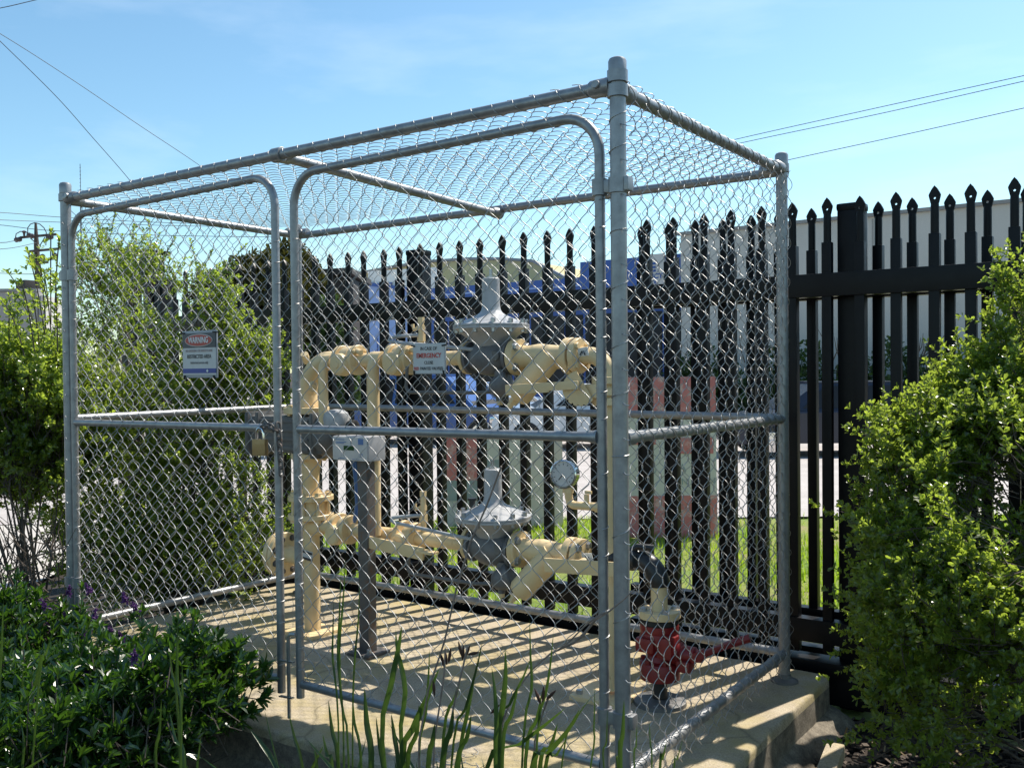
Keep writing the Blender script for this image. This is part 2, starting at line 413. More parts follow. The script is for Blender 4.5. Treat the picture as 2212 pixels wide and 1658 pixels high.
# ================================================================== chain-link cage
PITCH_W = 0.0707
def chain_link(name, o, ex, ez, en, W, H, parent, hand=1, r=0.00124, depth=0.0052, seed=0, sag=0.007):
    """woven spirals: each runs along ez, neighbours hook into one another at the knuckles"""
    o, ex, ez, en = (np.array(v, float) for v in (o, ex, ez, en))
    hw = PITCH_W / 2; n = max(1, int(round(W / hw))); hw = W / n
    per = 10; m = int(H / PITCH_W * per) + 1
    t = np.arange(m) / per                                   # in turns
    rg = np.random.default_rng(seed)
    i = np.arange(n)[:, None]
    ph = t[None, :] + 0.5 * (i % 2) + 0.13
    fr = ph % 1.0
    tri = 1 - np.abs(2 * fr - 1) * 1.0                       # 0..1..0
    sm = (1 - np.cos(2 * np.pi * fr)) / 2
    x = 0.72 * tri + 0.28 * sm
    x = x * 1.06 - 0.03
    dep = np.sin(2 * np.pi * fr) * depth * hand
    jit = rg.normal(0, 0.0014, (n, 1)) + 0.0024 * np.sin(t[None, :] * 1.3 + rg.uniform(0, 6.28, (n, 1)))
    X = (i + x) * hw + jit
    Z = t[None, :] * PITCH_W + rg.normal(0, 0.0008, (n, 1)) + 0 * X
    u, v = X / W, Z / H
    bulge = sag * (np.sin(u * 7.1 + seed) * np.sin(v * 5.3 + 2 * seed) + 0.6 * np.sin(u * 3.0 + v * 4.0))
    Dp = dep + bulge
    P = o + X[..., None] * ex + Z[..., None] * ez + Dp[..., None] * en
    V, F = sweep(P, ex * 0.2 + en, r, 5)
    return link(name, np_mesh(name, V, F, WIRE, True), parent)
def lacing(name, a, b, r, parent, pitch=0.0707, wire=0.0013, seed=0, frac=1.0):
    """wire wound round a rail to tie the mesh on"""
    a, b = Vector(a), Vector(b); L = (b - a).length; d = (b - a).normalized()
    u, w, _ = _basis(d); rg = random.Random(seed); mb = MB(); n = int(L / pitch * 10)
    ph = rg.uniform(0, 6.28); pts = []
    for i in range(n + 1):
        s = i / 10.0 + 0.06 * math.sin(i * .37); an = 2 * math.pi * s + ph
        pts.append(a + d * min(L, s * pitch) + (u * math.cos(an) + w * math.sin(an)) * (r + wire * 0.9))
    mb.tube(pts, wire, 5)
    return mb.build(name, WIRE, parent, True, 2.0)

cage = thing("chain_link_cage", "galvanised chain-link cage with two gates standing on the concrete pad", "wire cage", (-CW / 2, CD / 2, 0))
corners = {"N": (0, 0), "L": (-CW, 0), "R": (0, CD), "B": (-CW, CD)}
RP, RR, RG = 0.0208, 0.0172, 0.0135
tops = {"N": 1.945, "L": 1.943, "R": 1.937, "B": 1.925}
for k, (x, y) in corners.items():
    m = MB().tube([(x, y, 0.0 if k != "N" else -0.02), (x, y, tops[k] - 0.03)], RP, 20)
    p = m.build("post", GALV, cage)
    z = tops[k]
    MB().lathe((x, y, z - 0.045), (0, 0, 1), [(0, RP + .0025), (0.034, RP + .003), (0.041, RP), (0.045, RP * .6), (0.046, 0.001)], 20).build("post_cap", GALV, p)
    if k in "RLB":
        MB().lathe((x, y, -0.001), (0, 0, 1), [(0, 0.05), (0.007, 0.049), (0.011, 0.04), (0.016, 0.027), (0.03, RP + .001)], 22).build("base_plate", METER, p)
    # band clamps that hold the rails
    mb = MB()
    for dz in ((CT + 0.02, CT - 0.017) if k in "N" else (CT + 0.004,)):
        mb.lathe((x, y, dz - 0.016), (0, 0, 1), [(0, RP), (0.001, RP + .006), (0.031, RP + .006), (0.032, RP)], 20)
    sx = 1 if k in "LB" else -1; sy = 1 if k in "NL" else -1
    mb.lathe((x + sx * 0.018, y, CT), (sx, 0, 0), [(0, RR + .007), (0.055, RR + .006), (0.062, RR + .002)], 18)
    mb.lathe((x, y + sy * 0.018, CT - (0.012 if k == "N" else 0)), (0, sy, 0), [(0, RR + .007), (0.05, RR + .006), (0.056, RR + .002)], 18)
    mb.disc((x + sx * 0.05, y - 0.02, CT + .004), (0, 1, 0), 0.011, 0.02, 14)
    mb.build("rail_clamp", GALV, p)
    if k == "N":
        mb = MB()
        mb.lathe((0, 0.015, 0.976), (0, 1, 0), [(0, RG + .008), (0.05, RG + .007), (0.056, RG + .002)], 18)
        mb.build("rail_end_cup", GALV, p)
# rails
zb, zm = 0.105, 0.977
def rail(a, b, r=RR, lace=None, seed=0):
    o = MB().tube([a, b], r, 18).build("rail", GALV, cage)
    if lace: lacing("lacing_wire", a, b, r, o, lace, seed=seed)
    return o
rail((-CW, 0, CT), (0, 0, CT), lace=0.0707, seed=1)
rail((0, 0, CT - 0.012), (0, CD, CT - 0.004), lace=0.0707, seed=2)
rail((-CW, CD, CT - 0.012), (0, CD, CT - 0.008), lace=0.0707, seed=3)
rail((-CW, 0, CT - 0.006), (-CW, CD, CT - 0.01), lace=0.0707, seed=4)
rail((0, 0.0, zm), (0, CD, zm - 0.012), RG + .002, lace=0.066, seed=5)
rail((-CW, 0.0, zm - .004), (-CW, CD, zm - 0.002), RG + .002)
rail((-CW, CD, zm), (0, CD, zm - 0.008), RG + .002)
rail((0, 0.0, zb), (0, CD, zb - 0.002), RR, lace=0.0707, seed=6)
rail((-CW, 0.0, zb + .016), (-CW, CD, zb - .004), RG + .002)
rail((-CW, CD, zb), (0, CD, zb), RG + .002)
rail((-1.272, 0, CT - .002), (-1.265, CD, CT - .034), RR)
MB().lathe((-1.272, 0.0, CT), (0, 1, 0), [(0, RR + .008), (0.045, RR + .007), (0.06, RR + .002)], 18).disc((-1.272, 0, CT), (1, 0, 0), RR + .007, 0.045, 18).build("rail_clamp", GALV, cage)
MB().lathe((-1.265, CD, CT - .03), (0, -1, 0), [(0, RR + .008), (0.045, RR + .006), (0.055, RR + .002)], 18).build("rail_clamp", GALV, cage)
# mesh panels
chain_link("mesh_panel", (0.019, 0.02, 0.05), (0, 1, 0), (0, 0, 1), (1, 0, 0), CD + .005, CT - 0.05, cage, -1, seed=1, depth=0.0075)
chain_link("mesh_panel", (-CW, CD, 0.085), (1, 0, 0), (0, 0, 1), (0, -1, 0), CW, CT - 0.1, cage, 1, seed=2)
chain_link("mesh_panel", (-CW - .012, 0.02, 0.09), (0, 1, 0), (0, 0, 1), (1, 0, 0), CD, CT - 0.1, cage, 1, seed=3)
chain_link("roof_mesh", (-CW, 0.005, CT + .012), (1, 0, 0), (0, 1, 0), (0, 0, -1), CW, CD - .01, cage, -1, seed=4, sag=0.012)

# gates
def gate(x0, x1, zmid, seed):
    zt, z0, cr = 1.803, 0.125, 0.105
    g = []
    zl, zr = zt - 0.0, zt + 0.01
    pts = [(x0, 0, z0 - 0.045), (x0, 0, zl - cr)]
    pts += [tuple(p) for p in arc((x0 + cr, 0, zl - cr), (-1, 0, 0), (0, 0, 1), cr, 0, math.pi / 2, 8)][1:]
    pts += [tuple(p) for p in arc((x1 - cr, 0, zr - cr), (1, 0, 0), (0, 0, 1), cr, math.pi / 2, 0, 8)]
    pts += [(x1, 0, z0 - 0.045)]
    fr = MB().tube(pts, RG, 16).build("gate", GALV, cage)
    MB().tube([(x0 + RG * .8, 0, zmid - .004), (x1 - RG * .8, 0, zmid + .006)], RG, 16).lathe((x1 - .07, 0, zmid + .006), (1, 0, 0), [(0, RG), (.03, RG + .001), (.06, RG + .006)], 16).build("gate_mid_rail", GALV, fr)
    MB().tube([(x0 + RG * .8, 0, z0), (x1 - RG * .8, 0, z0)], RG, 16).build("gate_bottom_rail", GALV, fr)
    rg_ = random.Random(seed)
    chain_link("gate_mesh", (x0, -0.003, z0), (1, 0, 0), (0, 0, 1), (0, -1, 0), x1 - x0, zt - z0 - .02, fr, 1, seed=seed + 10)
    lacing("lacing_wire", (x0 + cr, 0, zl), (x1 - cr, 0, zr), RG, fr, 0.075, seed=seed)
    # loose wraps up the stiles
    mb = MB()
    for x, sgn in ((x0, 1), (x1, -1)):
        z = z0 + 0.05
        while z < zt - 0.15:
            h = rg_.uniform(0.004, 0.02)
            mb.tube([Vector((x, 0, z)) + Vector((math.cos(a), math.sin(a), 0)) * (RG + .001) + Vector((0, 0, h * i / 9)) for i, a in enumerate([k * 2 * math.pi * 0.75 / 9 - 1.2 for k in range(10)])], 0.0014, 5)
            z += 0.0707 * rg_.choice((1, 1, 2))
    mb.build("lacing_wire", WIRE, fr)
    return fr
gr_ = gate(-1.200, -0.054, 0.972, 1)
gl_ = gate(-2.522, -1.292, 0.962, 2)
# hinge straps on the near post and the left post
def hinge(z, px, gx, parent):
    mb = MB()
    mb.lathe((px, 0, z - .021), (0, 0, 1), [(0, RP), (.001, RP + .005), (.041, RP + .005), (.042, RP)], 20)
    mb.lathe((gx, 0, z - .022), (0, 0, 1), [(0, RG), (.001, RG + .007), (.043, RG + .007), (.044, RG)], 18)
    mb.box(((px + gx) / 2, 0, z), (abs(px - gx) * .6, 0.022, 0.034), bevel=0.004)
    s = 1 if px > gx else -1
    mb.box((px + s * (RP + .008), 0, z), (0.014, 0.03, 0.036), bevel=.005)
    mb.build("hinge", GALV, parent)
hinge(1.622, 0, -.054, gr_); hinge(0.255, 0, -.054, gr_)
hinge(1.56, -CW, -2.522, gl_); hinge(0.3, -CW, -2.522, gl_)
# drop bolt between the gates
mb = MB()
xh = on_y(623.5, 1440, -.018).x
pts = [(-1.2, -.018, 0.292), (xh + .022, -.018, 0.292)] + [tuple(p) for p in arc((xh + .022, -.018, 0.27), (0, 0, 1), (-1, 0, 0), 0.022, 0, math.pi / 2, 6)] + [(xh, -.018, 0.01)]
mb.tube(pts, 0.0062, 10)
mb.bar((-1.28, -.018, .195), (xh + .025, -.018, .2), .012, .004); mb.bar((-1.28, -.018, .075), (xh + .02, -.018, .08), .012, .004)
mb.build("drop_bolt", BOLT, gr_)
# tie wire round the corner post
for z, tl in ((0.93, .006), (1.7, .03), (1.78, .03), (1.85, .03), (1.35, 0.03), (1.2, .03), (0.72, .03), (0.5, .03), (1.5, .012), (1.08, .02)):
    MB().tube([Vector((math.cos(a), math.sin(a), 0)) * (RP + .0012) + Vector((0, 0, z + tl * i / 12)) for i, a in enumerate([-3.0 + k * 3.6 / 12 for k in range(13)])], 0.0013, 5).build("tie_wire", WIRE, cage)
for i in range(20):     # the short clipped wire ends along the post
    z = 0.1 + i * 0.088
    MB().tube([(RP * .75, -RP * .7, z), (RP + .004, -RP * .9, z - .004), (RP + .011, -RP * .6, z - .006)], 0.0014, 5).build("tie_wire", WIRE, cage)
    MB().tube([(-CW + RP * .2, -RP, z), (-CW + RP * .7, -RP - .004, z + .004), (-CW + RP * 1.1, -RP - .002, z - .004)], 0.0014, 5).build("tie_wire", WIRE, cage)

# ------------------------------------------------------------------ padlock and chain between the gates
pad = thing("padlock", "worn brass padlock hanging from the chain at the gate meeting", "padlock", (-1.335, -.04, 0.90))
MB().box((-1.335, -.04, 0.905), (0.05, 0.022, 0.055), rz=.3, bevel=0.005).box((-1.335, -.0515, 0.915), (.036, .003, .004), rz=.3).box((-1.335, -.0515, 0.9), (.036, .003, .004), rz=.3).build("lock_body", BRASS, pad)
MB().tube([(-1.352, -.04, 0.93)] + [tuple(p) for p in arc((-1.335, -.04, 0.952), (-1, 0, 0), (0, 0, 1), .017, 0, math.pi, 8)] + [(-1.318, -.04, 0.93)], 0.0045, 8).build("shackle", CHROME, pad)
def chain_links(mb, pts, r=0.0036):
    for i in range(len(pts) - 1):
        a, b = Vector(pts[i]), Vector(pts[i + 1]); d = (b - a); L = d.length * .72; d.normalize(); u, w, _ = _basis(d)
        if i % 2: u, w = w, u
        c = (a + b) / 2; R = 0.0085
        ring = [c + d * (L * .5) + (d * math.sin(t) + u * math.cos(t)) * R for t in [k * math.pi / 6 for k in range(7)]]
        ring += [c - d * (L * .5) + (-d * math.sin(t) - u * math.cos(t)) * R for t in [k * math.pi / 6 for k in range(7)]]
        mb.tube(ring + ring[:1], r, 7, caps=False)
mb = MB()
cpts = []
for i in range(8): cpts.append((-1.262 + .002 * i, -.026, 0.985 - i * 0.024))
chain_links(mb, cpts)
cp2 = [(-1.335 + i * .0145, -.03 - .012 * math.sin(i * .6), 0.968 + .012 * math.sin(i * .7)) for i in range(6)]
chain_links(mb, cp2)
o = mb.build("gate_chain", DARKSTEEL, None)
tag(o, "short dark steel chain looped round the stiles where the gates meet", "chain")

# ------------------------------------------------------------------ the two signs wired to the gates
def sign_frame(c, w, h, t=0.004):
    return (c[0] - w / 2, c[2] - h / 2)
ws = thing("warning_sign", "navy and white WARNING restricted area sign wired to the left gate", "warning sign", (-1.678, -.016, 1.145))
wc = Vector((-1.678, -.016, 1.222)); EX = Vector((1, 0, 0.0)); EZ = Vector((0, 0, 1)); W_, H_ = 0.186, 0.158
def plate(c, w, h, dy, t, m, name, parent, bevel=0.0):
    return MB().box((c[0], c[1] - dy, c[2]), (w, t, h), bevel=bevel).build(name, m, parent)
plate(wc, W_ + .008, H_ + .01, 0, .005, SIGNGREY, "backing_plate", ws, .001)
plate(wc, W_, H_ * .93, .0026, .003, SIGNBODY, "sign_face", ws)
plate(wc + EZ * (H_ * .31), W_, H_ * .33, .0032, .003, SIGNDARK, "header_band", ws)
plate(wc - EZ * (H_ * .375), W_, H_ * .105, .0032, .003, SIGNBLUE, "footer_band", ws)
def oval(c, rx, rz, dy, m, name, t=.002):
    mb = MB(); n = 40
    mb.prism([(rx * math.cos(2 * math.pi * i / n), rz * math.sin(2 * math.pi * i / n)) for i in range(n)], c - Vector((0, dy, 0)), (1, 0, 0), (0, 0, 1), -t * -1)
    return mb.build(name, m, ws)
oval(wc + EZ * (H_ * .312), .078, .0225, .0055, SIGNBODY, "oval_rim", .0006)
oval(wc + EZ * (H_ * .312), .0745, .0200, .0065, SIGNRED, "oval_field", .0006)
text_mesh("warning_lettering", "WARNING", .03, WHITEP, wc + EZ * (H_ * .312) - Vector((0, .0078, 0)), EX, EZ, ws, .0006, .112)
text_mesh("lettering", "NO SMOKING OR NAKED FLAME", .013, FADEDINK, wc + EZ * (H_ * .075) - Vector((0, .0048, 0)), EX, EZ, ws, 0, .15)
text_mesh("lettering", "RESTRICTED AREA", .019, BLACKINK, wc - EZ * (H_ * .055) - Vector((0, .0048, 0)), EX, EZ, ws, .0003, .135)
text_mesh("lettering", "Authorised persons only", .0135, GREYINK, wc - EZ * (H_ * .19) - Vector((0, .0048, 0)), EX, EZ, ws, 0, .1)
MB().prism([(0, .0062), (.0062, 0), (0, -.0062), (-.0062, 0)], wc + Vector((.047, -.0056, -H_ * .375)), (1, 0, 0), (0, 0, 1), .0006).build("diamond_emblem", WHITEP, ws)
for sx in (-1, 1):
    MB().bar(wc + Vector((sx * (W_ / 2 - .012), -.006, H_ * .5 - .002)), wc + Vector((sx * (W_ / 2 + .016), -.003, H_ * .5 - .004)), .006, .005).build("cable_tie", RUBBER, ws)
    MB().bar(wc + Vector((sx * (W_ / 2 - .012), -.006, -H_ * .5 + .002)), wc + Vector((sx * (W_ / 2 - .004), -.002, -H_ * .5 - .009)), .006, .006).build("cable_tie", RUBBER, ws)

es = thing("emergency_sign", "small white EMERGENCY close red valves sign wired to the right gate", "safety sign", (-.617, -.016, 1.145))
ec = Vector((-.617, -.016, 1.19)); W2, H2 = .118, .086
plate(ec, W2 + .004, H2 + .004, 0, .004, SIGNGREY, "backing_plate", es, .001)
plate(ec, W2, H2, .002, .003, SIGNBODY, "sign_face", es)
for s_, zz, sz, m_, w_ in (("IN CASE OF", .029, .014, BLACKINK, .062), ("EMERGENCY", .0085, .019, REDINK, .093), ("CLOSE", -.012, .013, BLACKINK, .033)):
    text_mesh("lettering", s_, sz, m_, ec + EZ * zz - Vector((0, .004, 0)), EX, EZ, es, .0004 if m_ is REDINK else 0.0001, w_)
text_mesh("lettering", "RED", .0125, REDINK, ec + Vector((-.0465, -.004, -.029)), EX, EZ, es, .0003, .018)
text_mesh("lettering", "PAINTED VALVE(S)", .0125, BLACKINK, ec + Vector((.0105, -.004, -.029)), EX, EZ, es, .0001, .085)
for sx in (-1, 1):
    MB().bar(ec + Vector((sx * (W2 / 2 - .008), -.005, H2 * .5 - .006)), ec + Vector((sx * (W2 / 2 + .008), -.002, H2 * .5 - .004)), .005, .004).build("cable_tie", RUBBER, es)
    MB().bar(ec + Vector((sx * (W2 / 2 - .004), -.005, -H2 * .5 + .008)), ec + Vector((sx * (W2 / 2 - .003), -.002, -H2 * .5 - .006)), .005, .004).build("cable_tie", RUBBER, es)

# ================================================================== gas regulating station
gs = thing("gas_station", "cream gas pipework with two grey regulators and a meter inside the cage", "gas pipework", (-1.95, .76, 0))
YP = .76
ZU, ZL = 1.203, .478
def part(mb, name, m=CREAM, parent=None, angle=.6): return mb.build(name, m, parent or gs, True, angle)
def flange(c, axis, r, t, name="flange", m=CREAM, bolts=6, br=.009, pcd=.78, both=True, bm_=BOLT, parent=None):
    f = part(MB().disc(c, axis, r, t), name, m, parent)
    if bolts:
        u, w, d = _basis(axis); it = []
        for i in range(bolts):
            a = 2 * math.pi * (i + .5) / bolts; p = Vector(c) + (u * math.cos(a) + w * math.sin(a)) * r * pcd
            it.append((p + d * (t / 2 - .001), d, br, .011))
            if both: it.append((p - d * (t / 2 - .001), -d, br, .011))
        nuts(it, bm_, f)
    return f
# --- left riser
xr = -1.955
part(MB().tube([(xr, YP, .012), (xr, YP, .50)], .0365, 22).tube([(xr, YP, .61), (xr, YP, .70), (xr, YP, .77)], [.0365, .038, .05], 22), "pipe")
part(MB().box((xr, YP, .006), (.19, .19, .016), bevel=.003), "base_plate")
fl_low = flange((xr, YP, .518), (0, 0, 1), .1, .022, bolts=0); flange((xr, YP, .600), (0, 0, 1), .1, .022, bolts=0)
part(MB().disc((xr, YP, .559), (0, 0, 1), .072, .06), "valve_body")
for i in range(8):
    a = 2 * math.pi * (i + .5) / 8; p = Vector((xr, YP, 0)) + Vector((math.cos(a), math.sin(a), 0)) * .082
    MB().tube([p + Vector((0, 0, .494)), p + Vector((0, 0, .624))], .008, 8).hexnut(p + Vector((0, 0, .611)), (0, 0, 1), .014, .014).hexnut(p + Vector((0, 0, .507)), (0, 0, -1), .014, .014).build("stud_bolt", CREAM, fl_low)
# tee with its blind flange to the left
part(MB().tube([(xr, YP, .33), (-2.13, YP, .33)], .04, 20).lathe((xr - .035, YP, .33), (-1, 0, 0), [(0, .045), (.03, .046), (.05, .04)], 20), "tee")
f = flange((-2.125, YP, .33), (1, 0, 0), .1, .022, bolts=0); f2 = flange((-2.153, YP, .33), (1, 0, 0), .1, .026, "blind_flange", bolts=0)
nuts([(Vector((-2.114, YP + .077 * math.cos(a), .33 + .077 * math.sin(a))), (1, 0, 0), .0115, .013) for a in [2 * math.pi * (i + .5) / 8 for i in range(8)]], DARKSTEEL, f)
# printed tag strapped on the riser
lb = part(MB().box((xr + .008, YP - .0415, .352), (.085, .004, .042), rot=Matrix.Rotation(.12, 3, 'Y')), "tag_plate", SIGNBODY)
MB().box((xr + .008, YP - .0445, .365), (.085, .003, .009), rot=Matrix.Rotation(.12, 3, 'Y')).box((xr + .008, YP - .0445, .337), (.085, .003, .01), rot=Matrix.Rotation(.12, 3, 'Y')).build("tag_stripes", BLACKINK, lb)
# --- meter
mz = .88
met = part(MB().box((-2.05, YP, mz), (.5, .16, .165), bevel=.03), "gas_meter", METER, None, .8)
mb = MB()
for x in (-2.27, -2.20, -1.85): mb.box((x, YP, mz), (.028, .19, .2), bevel=.02)
for z in (-.06, -.02, .02, .06): mb.box((-2.04, YP - .079, mz + z), (.32, .012, .016), bevel=.004)
mb.build("ribs", METER, met, True, .8)
MB().lathe((-1.835, YP, mz), (1, 0, 0), [(0, .1), (.03, .1), (.05, .088), (.075, .06), (.082, .02)], 26).build("end_cover", METER, met)
MB().lathe((-1.74, YP - .05, .93), (0, 0, 1), [(0, .052), (.03, .056), (.05, .05), (.062, .032), (.066, .006)], 22).box((-1.78, YP - .02, .925), (.1, .09, .06), bevel=.012).build("index_housing", REGL, met)
MB().lathe((-1.655, YP - .05, .925), (1, -.3, .1), [(0, .026), (.03, .026), (.034, .018)], 14).build("index_plug", RUBBER, met)
flange((xr - .02, YP, .985), (0, 0, 1), .1, .028, bolts=8, br=.011, bm_=CREAM); flange((xr, YP, .785), (0, 0, 1), .085, .024, bolts=8, br=.01, bm_=CREAM)
# elbow out of the meter and the upper run
path = [(xr - .012, YP, .99), (xr - .012, YP, 1.06)] + [tuple(p) for p in arc((xr + .133, YP, 1.06), (-1, 0, 0), (0, 0, 1), .143, 0, math.pi / 2, 12)]
path = [p for p in path] + [(xr + .19, YP, ZU)]
part(MB().tube(path, [.05, .042] + [.0415] * 13 + [.034], 24), "elbow")
part(MB().tube([(-2.0, YP + .03, 1.2), (-1.985, YP, 1.235)], .017, 12).tube([(-1.9, YP - .03, 1.1), (-1.87, YP - .06, 1.085)], .018, 12), "plug")
part(MB().tube([(-1.78, YP, ZU), (-1.09, YP, ZU)], .0285, 20), "pipe")
for xc in (-1.70, -1.40):
    v = part(MB().disc((xc, YP, ZU), (1, 0, 0), .06, .045).lathe((xc - .005, YP - .03, ZU - .018), (0, -1, 0), [(0, .05), (.045, .045), (.052, .036), (.053, .018), (.058, .016)], 22).tube([(xc - .05, YP, ZU), (xc + .05, YP, ZU)], .045, 20), "valve_body")
    for dx in (-.048, .042): MB().disc((xc + dx, YP, ZU), (1, 0, 0), .064, .022).build("flange", CREAM, v)
    nuts([((xc + dx, YP + .05 * math.cos(a), ZU + .05 * math.sin(a)), (1 if dx > 0 else -1, 0, 0), .009, .01) for dx in (-.059, .053) for a in [math.pi / 4 + i * math.pi / 2 for i in range(4)]], CREAM, v)
    MB().tube([(xc + .05, YP - .02, ZU + .04), (xc + .09, YP - .03, ZU + .03)], .012, 10).build("plug", CREAM, v)
# the small vertical pipes of the bypass
def drop(x, y, z0, z1, r, name="pipe"):
    pts = [(x, y, z0), (x, y, z1 - .05)] + [tuple(p) for p in arc((x - .0, y + .045, z1 - .045), (0, -1, 0), (0, 0, 1), .045, 0, math.pi / 2, 6)]
    part(MB().tube(pts, r, 16).lathe((x - .03, y + .03, z1), (1, 0, 0), [(0, r * 1.3), (.06, r * 1.3)], 16), name)
drop(-1.806, .70, .93, ZU, .021)
drop(-1.53, .715, ZL, ZU, .026)
# --- regulators
def regulator(z, x, tower_tilt=0.0):
    rg = part(MB().lathe((x - .1, YP, z), (1, 0, 0), [(0, .062), (.012, .062), (.014, .045), (.03, .05), (.06, .066), (.1, .072), (.14, .066), (.17, .05), (.186, .045), (.188, .066), (.2, .066)], 26).lathe((x, YP, z + .03), (0, 0, 1), [(0, .06), (.03, .056), (.035, .05), (.06, .05)], 22), "regulator", CAST, None, .5)
    MB().lathe((x, YP, z + .042), (0, 0, 1), [(0, .06), (.016, .072), (.034, .096), (.056, .125), (.066, .146), (.0745, .146)], 34).build("lower_case", REGL, rg)
    MB().lathe((x, YP, z + .118), (0, 0, 1), [(0, .146), (.006, .146), (.009, .138), (.02, .112), (.032, .08), (.042, .058), (.052, .044), (.063, .037), (.075, .0345), (.18, .0335), (.183, .03)], 34).build("spring_case", REGL, rg)
    for i in range(12):
        a = 2 * math.pi * (i + .3) / 12; p = Vector((x + .132 * math.cos(a), YP + .132 * math.sin(a), z + .118)); nuts([(p, (0, 0, 1), .009, .026), (p - Vector((0, 0, .012)), (0, 0, -1), .009, .014)], BOLT, rg)
    MB().tube([(x, YP, z + .3), (x, YP, z + .335)], .006, 10).lathe((x, YP, z + .3), (0, 0, 1), [(0, .016), (.008, .016)], 6).build("adjusting_screw", BOLT, rg)
    MB().lathe((x - .085, YP - .02, z + .14), (0, 0, 1), [(0, .012), (.035, .012), (.036, .018), (.045, .018), (.046, .004)], 14).build("vent_cap", BLACKW, rg)
    # relief bulb hanging under the body
    MB().lathe((x + .055, YP - .01, z - .075), (0, 0, 1), [(0, .03), (.03, .03)], 18).lathe((x + .078, YP - .02, z - .10), (-.75, -.25, -.35), [(-.022, .042), (-.016, .05), (-.008, .05), (0, .047), (.03, .042), (.055, .03), (.066, .012)], 22).tube([(x + .05, YP - .02, z - .13), (x + .05, YP - .02, z - .165)], .014, 12).build("relief_bulb", CAST, rg)
    MB().tube([(x + .05, YP - .02, z - .165), (x + .05, YP - .02, z - .18)], .012, 10).build("bulb_plug", CREAM, rg)
    MB().disc((x + .055, YP - .058, z + .005), (0, -1, 0), .02, .006).build("maker_plate", METER, rg)
    return rg
regulator(ZU, -.957); regulator(ZL, -.957)
def strainer_group(z, last_flange_bolts):
    x0 = -.845
    flange((-1.068, YP, z), (1, 0, 0), .064, .016, bolts=0)
    flange((x0 + .008, YP, z), (1, 0, 0), .068, .03, bolts=4, br=.014, both=False)
    st = part(MB().tube([(x0 + .02, YP, z), (x0 + .05, YP, z), (x0 + .11, YP, z), (x0 + .17, YP, z - .004), (x0 + .235, YP, z)], [.045, .04, .047, .045, .036], 22), "strainer", CREAM, None, .9)
    d = Vector((-.17, -.05, -.2)).normalized(); o = Vector((x0 + .165, YP - .01, z + .002))
    MB().lathe(o, d, [(0, .046), (.12, .047), (.19, .046), (.203, .04), (.21, .026)], 24).lathe(o + d * .2, d, [(0, .018), (.03, .017), (.034, .012), (.05, .012)], 6).build("strainer_leg", CREAM, st)
    flange((x0 + .238, YP, z), (1, 0, 0), .066, .028, bolts=0)
    flange((x0 + .272, YP, z), (1, 0, 0), .064, .024, bolts=4, br=.013, both=True, bm_=BOLT if last_flange_bolts else CREAM)
strainer_group(ZU, False); strainer_group(ZL + .006, True)
# --- upper right elbow and the right riser
xv = -.455
pts = [(-.575, YP, ZU), (xv - .075, YP, ZU)] + [tuple(p) for p in arc((xv - .072, YP, ZU - .072), (0, 0, 1), (1, 0, 0), .072, 0, math.pi / 2, 10)]
pts += [(xv, YP, 1.09), (xv, YP, .03)]
part(MB().tube(pts, .0305, 20), "pipe")
for z in (1.115, 1.075, 1.04): part(MB().disc((xv, YP, z), (0, 0, 1), .056, .026), "flange")
bv = part(MB().box((xv - .03, YP - .04, 1.078), (.06, .05, .05), bevel=.01), "butterfly_valve")
mb = MB(); n = 22; poly = []
for i in range(n + 1):
    a = math.radians(100 + 220 * i / n); poly.append((.062 * math.cos(a), .062 * math.sin(a)))
    if i % 2 == 0 and i > 11: poly.append((.055 * math.cos(a + .05), .055 * math.sin(a + .05)))
mb.prism(poly, (xv - .065, YP - .085, 1.088), (1, .2, 0), (0, 0, 1), -.006); mb.build("notch_plate", CREAM, bv)
MB().bar((xv - .06, YP - .1, 1.1), (xv - .17, YP - .125, 1.095), .012, .03, bevel=.004).bar((xv - .165, YP - .124, 1.093), (xv - .325, YP - .16, 1.083), .012, .036, bevel=.004).build("lever", CREAM, bv)
part(MB().box((xv - .01, YP, .008), (.2, .2, .018), bevel=.003), "base_plate")
part(MB().hexnut((xv - .085, YP - .07, .017), (0, 0, 1), .012, .014), "anchor_bolt", BOLT)
# identification tags A and B painted beside the flanges
for s_, x, z in (("A", -.535, ZU + .012), ("B", -.525, ZL + .012)):
    tg = part(MB().box((x, YP - .0315, z), (.042, .003, .032), rot=Matrix.Rotation(.2, 3, 'X') @ Matrix.Rotation(-.12, 3, 'Y')), "letter_tag", WHITEP)
    text_mesh("tag_letter", s_, .034, BLACKINK, (x, YP - .0345, z), (1, 0, 0), (0, .2, 1), tg, .001)
# --- gauge
g = Vector((-.607, .715, .782)); gd = Vector((.12, -1, .06)).normalized()
gg = part(MB().lathe(g, gd, [(-.03, .038), (-.028, .046), (.004, .047), (.01, .052), (.016, .052), (.018, .047), (.012, .044)], 30), "pressure_gauge", CHROME)
MB().disc(g + gd * .013, gd, .0435, .002, 30, .0005).build("dial", SIGNBODY, gg)
gx = Vector((0, 0, 1)).cross(gd).normalized() * 1; gz = gd.cross(gx)
if gz.z < 0: gx, gz = -gx, -gz
mb = MB(); 
for i in range(11):
    a = math.radians(-45 + 27 * i); d = gx * math.cos(a) + gz * math.sin(a); mb.bar(g + gd * .0148 + d * .033, g + gd * .0148 + d * .039, .002, .0012, up=gd)
mb.build("scale_marks", BLACKINK, gg)
MB().bar(g + gd * .0156, g + gd * .0156 + (gx * -.5 + gz * -.6) * .034, .003, .0012, up=gd).build("needle", BLACKINK, gg)
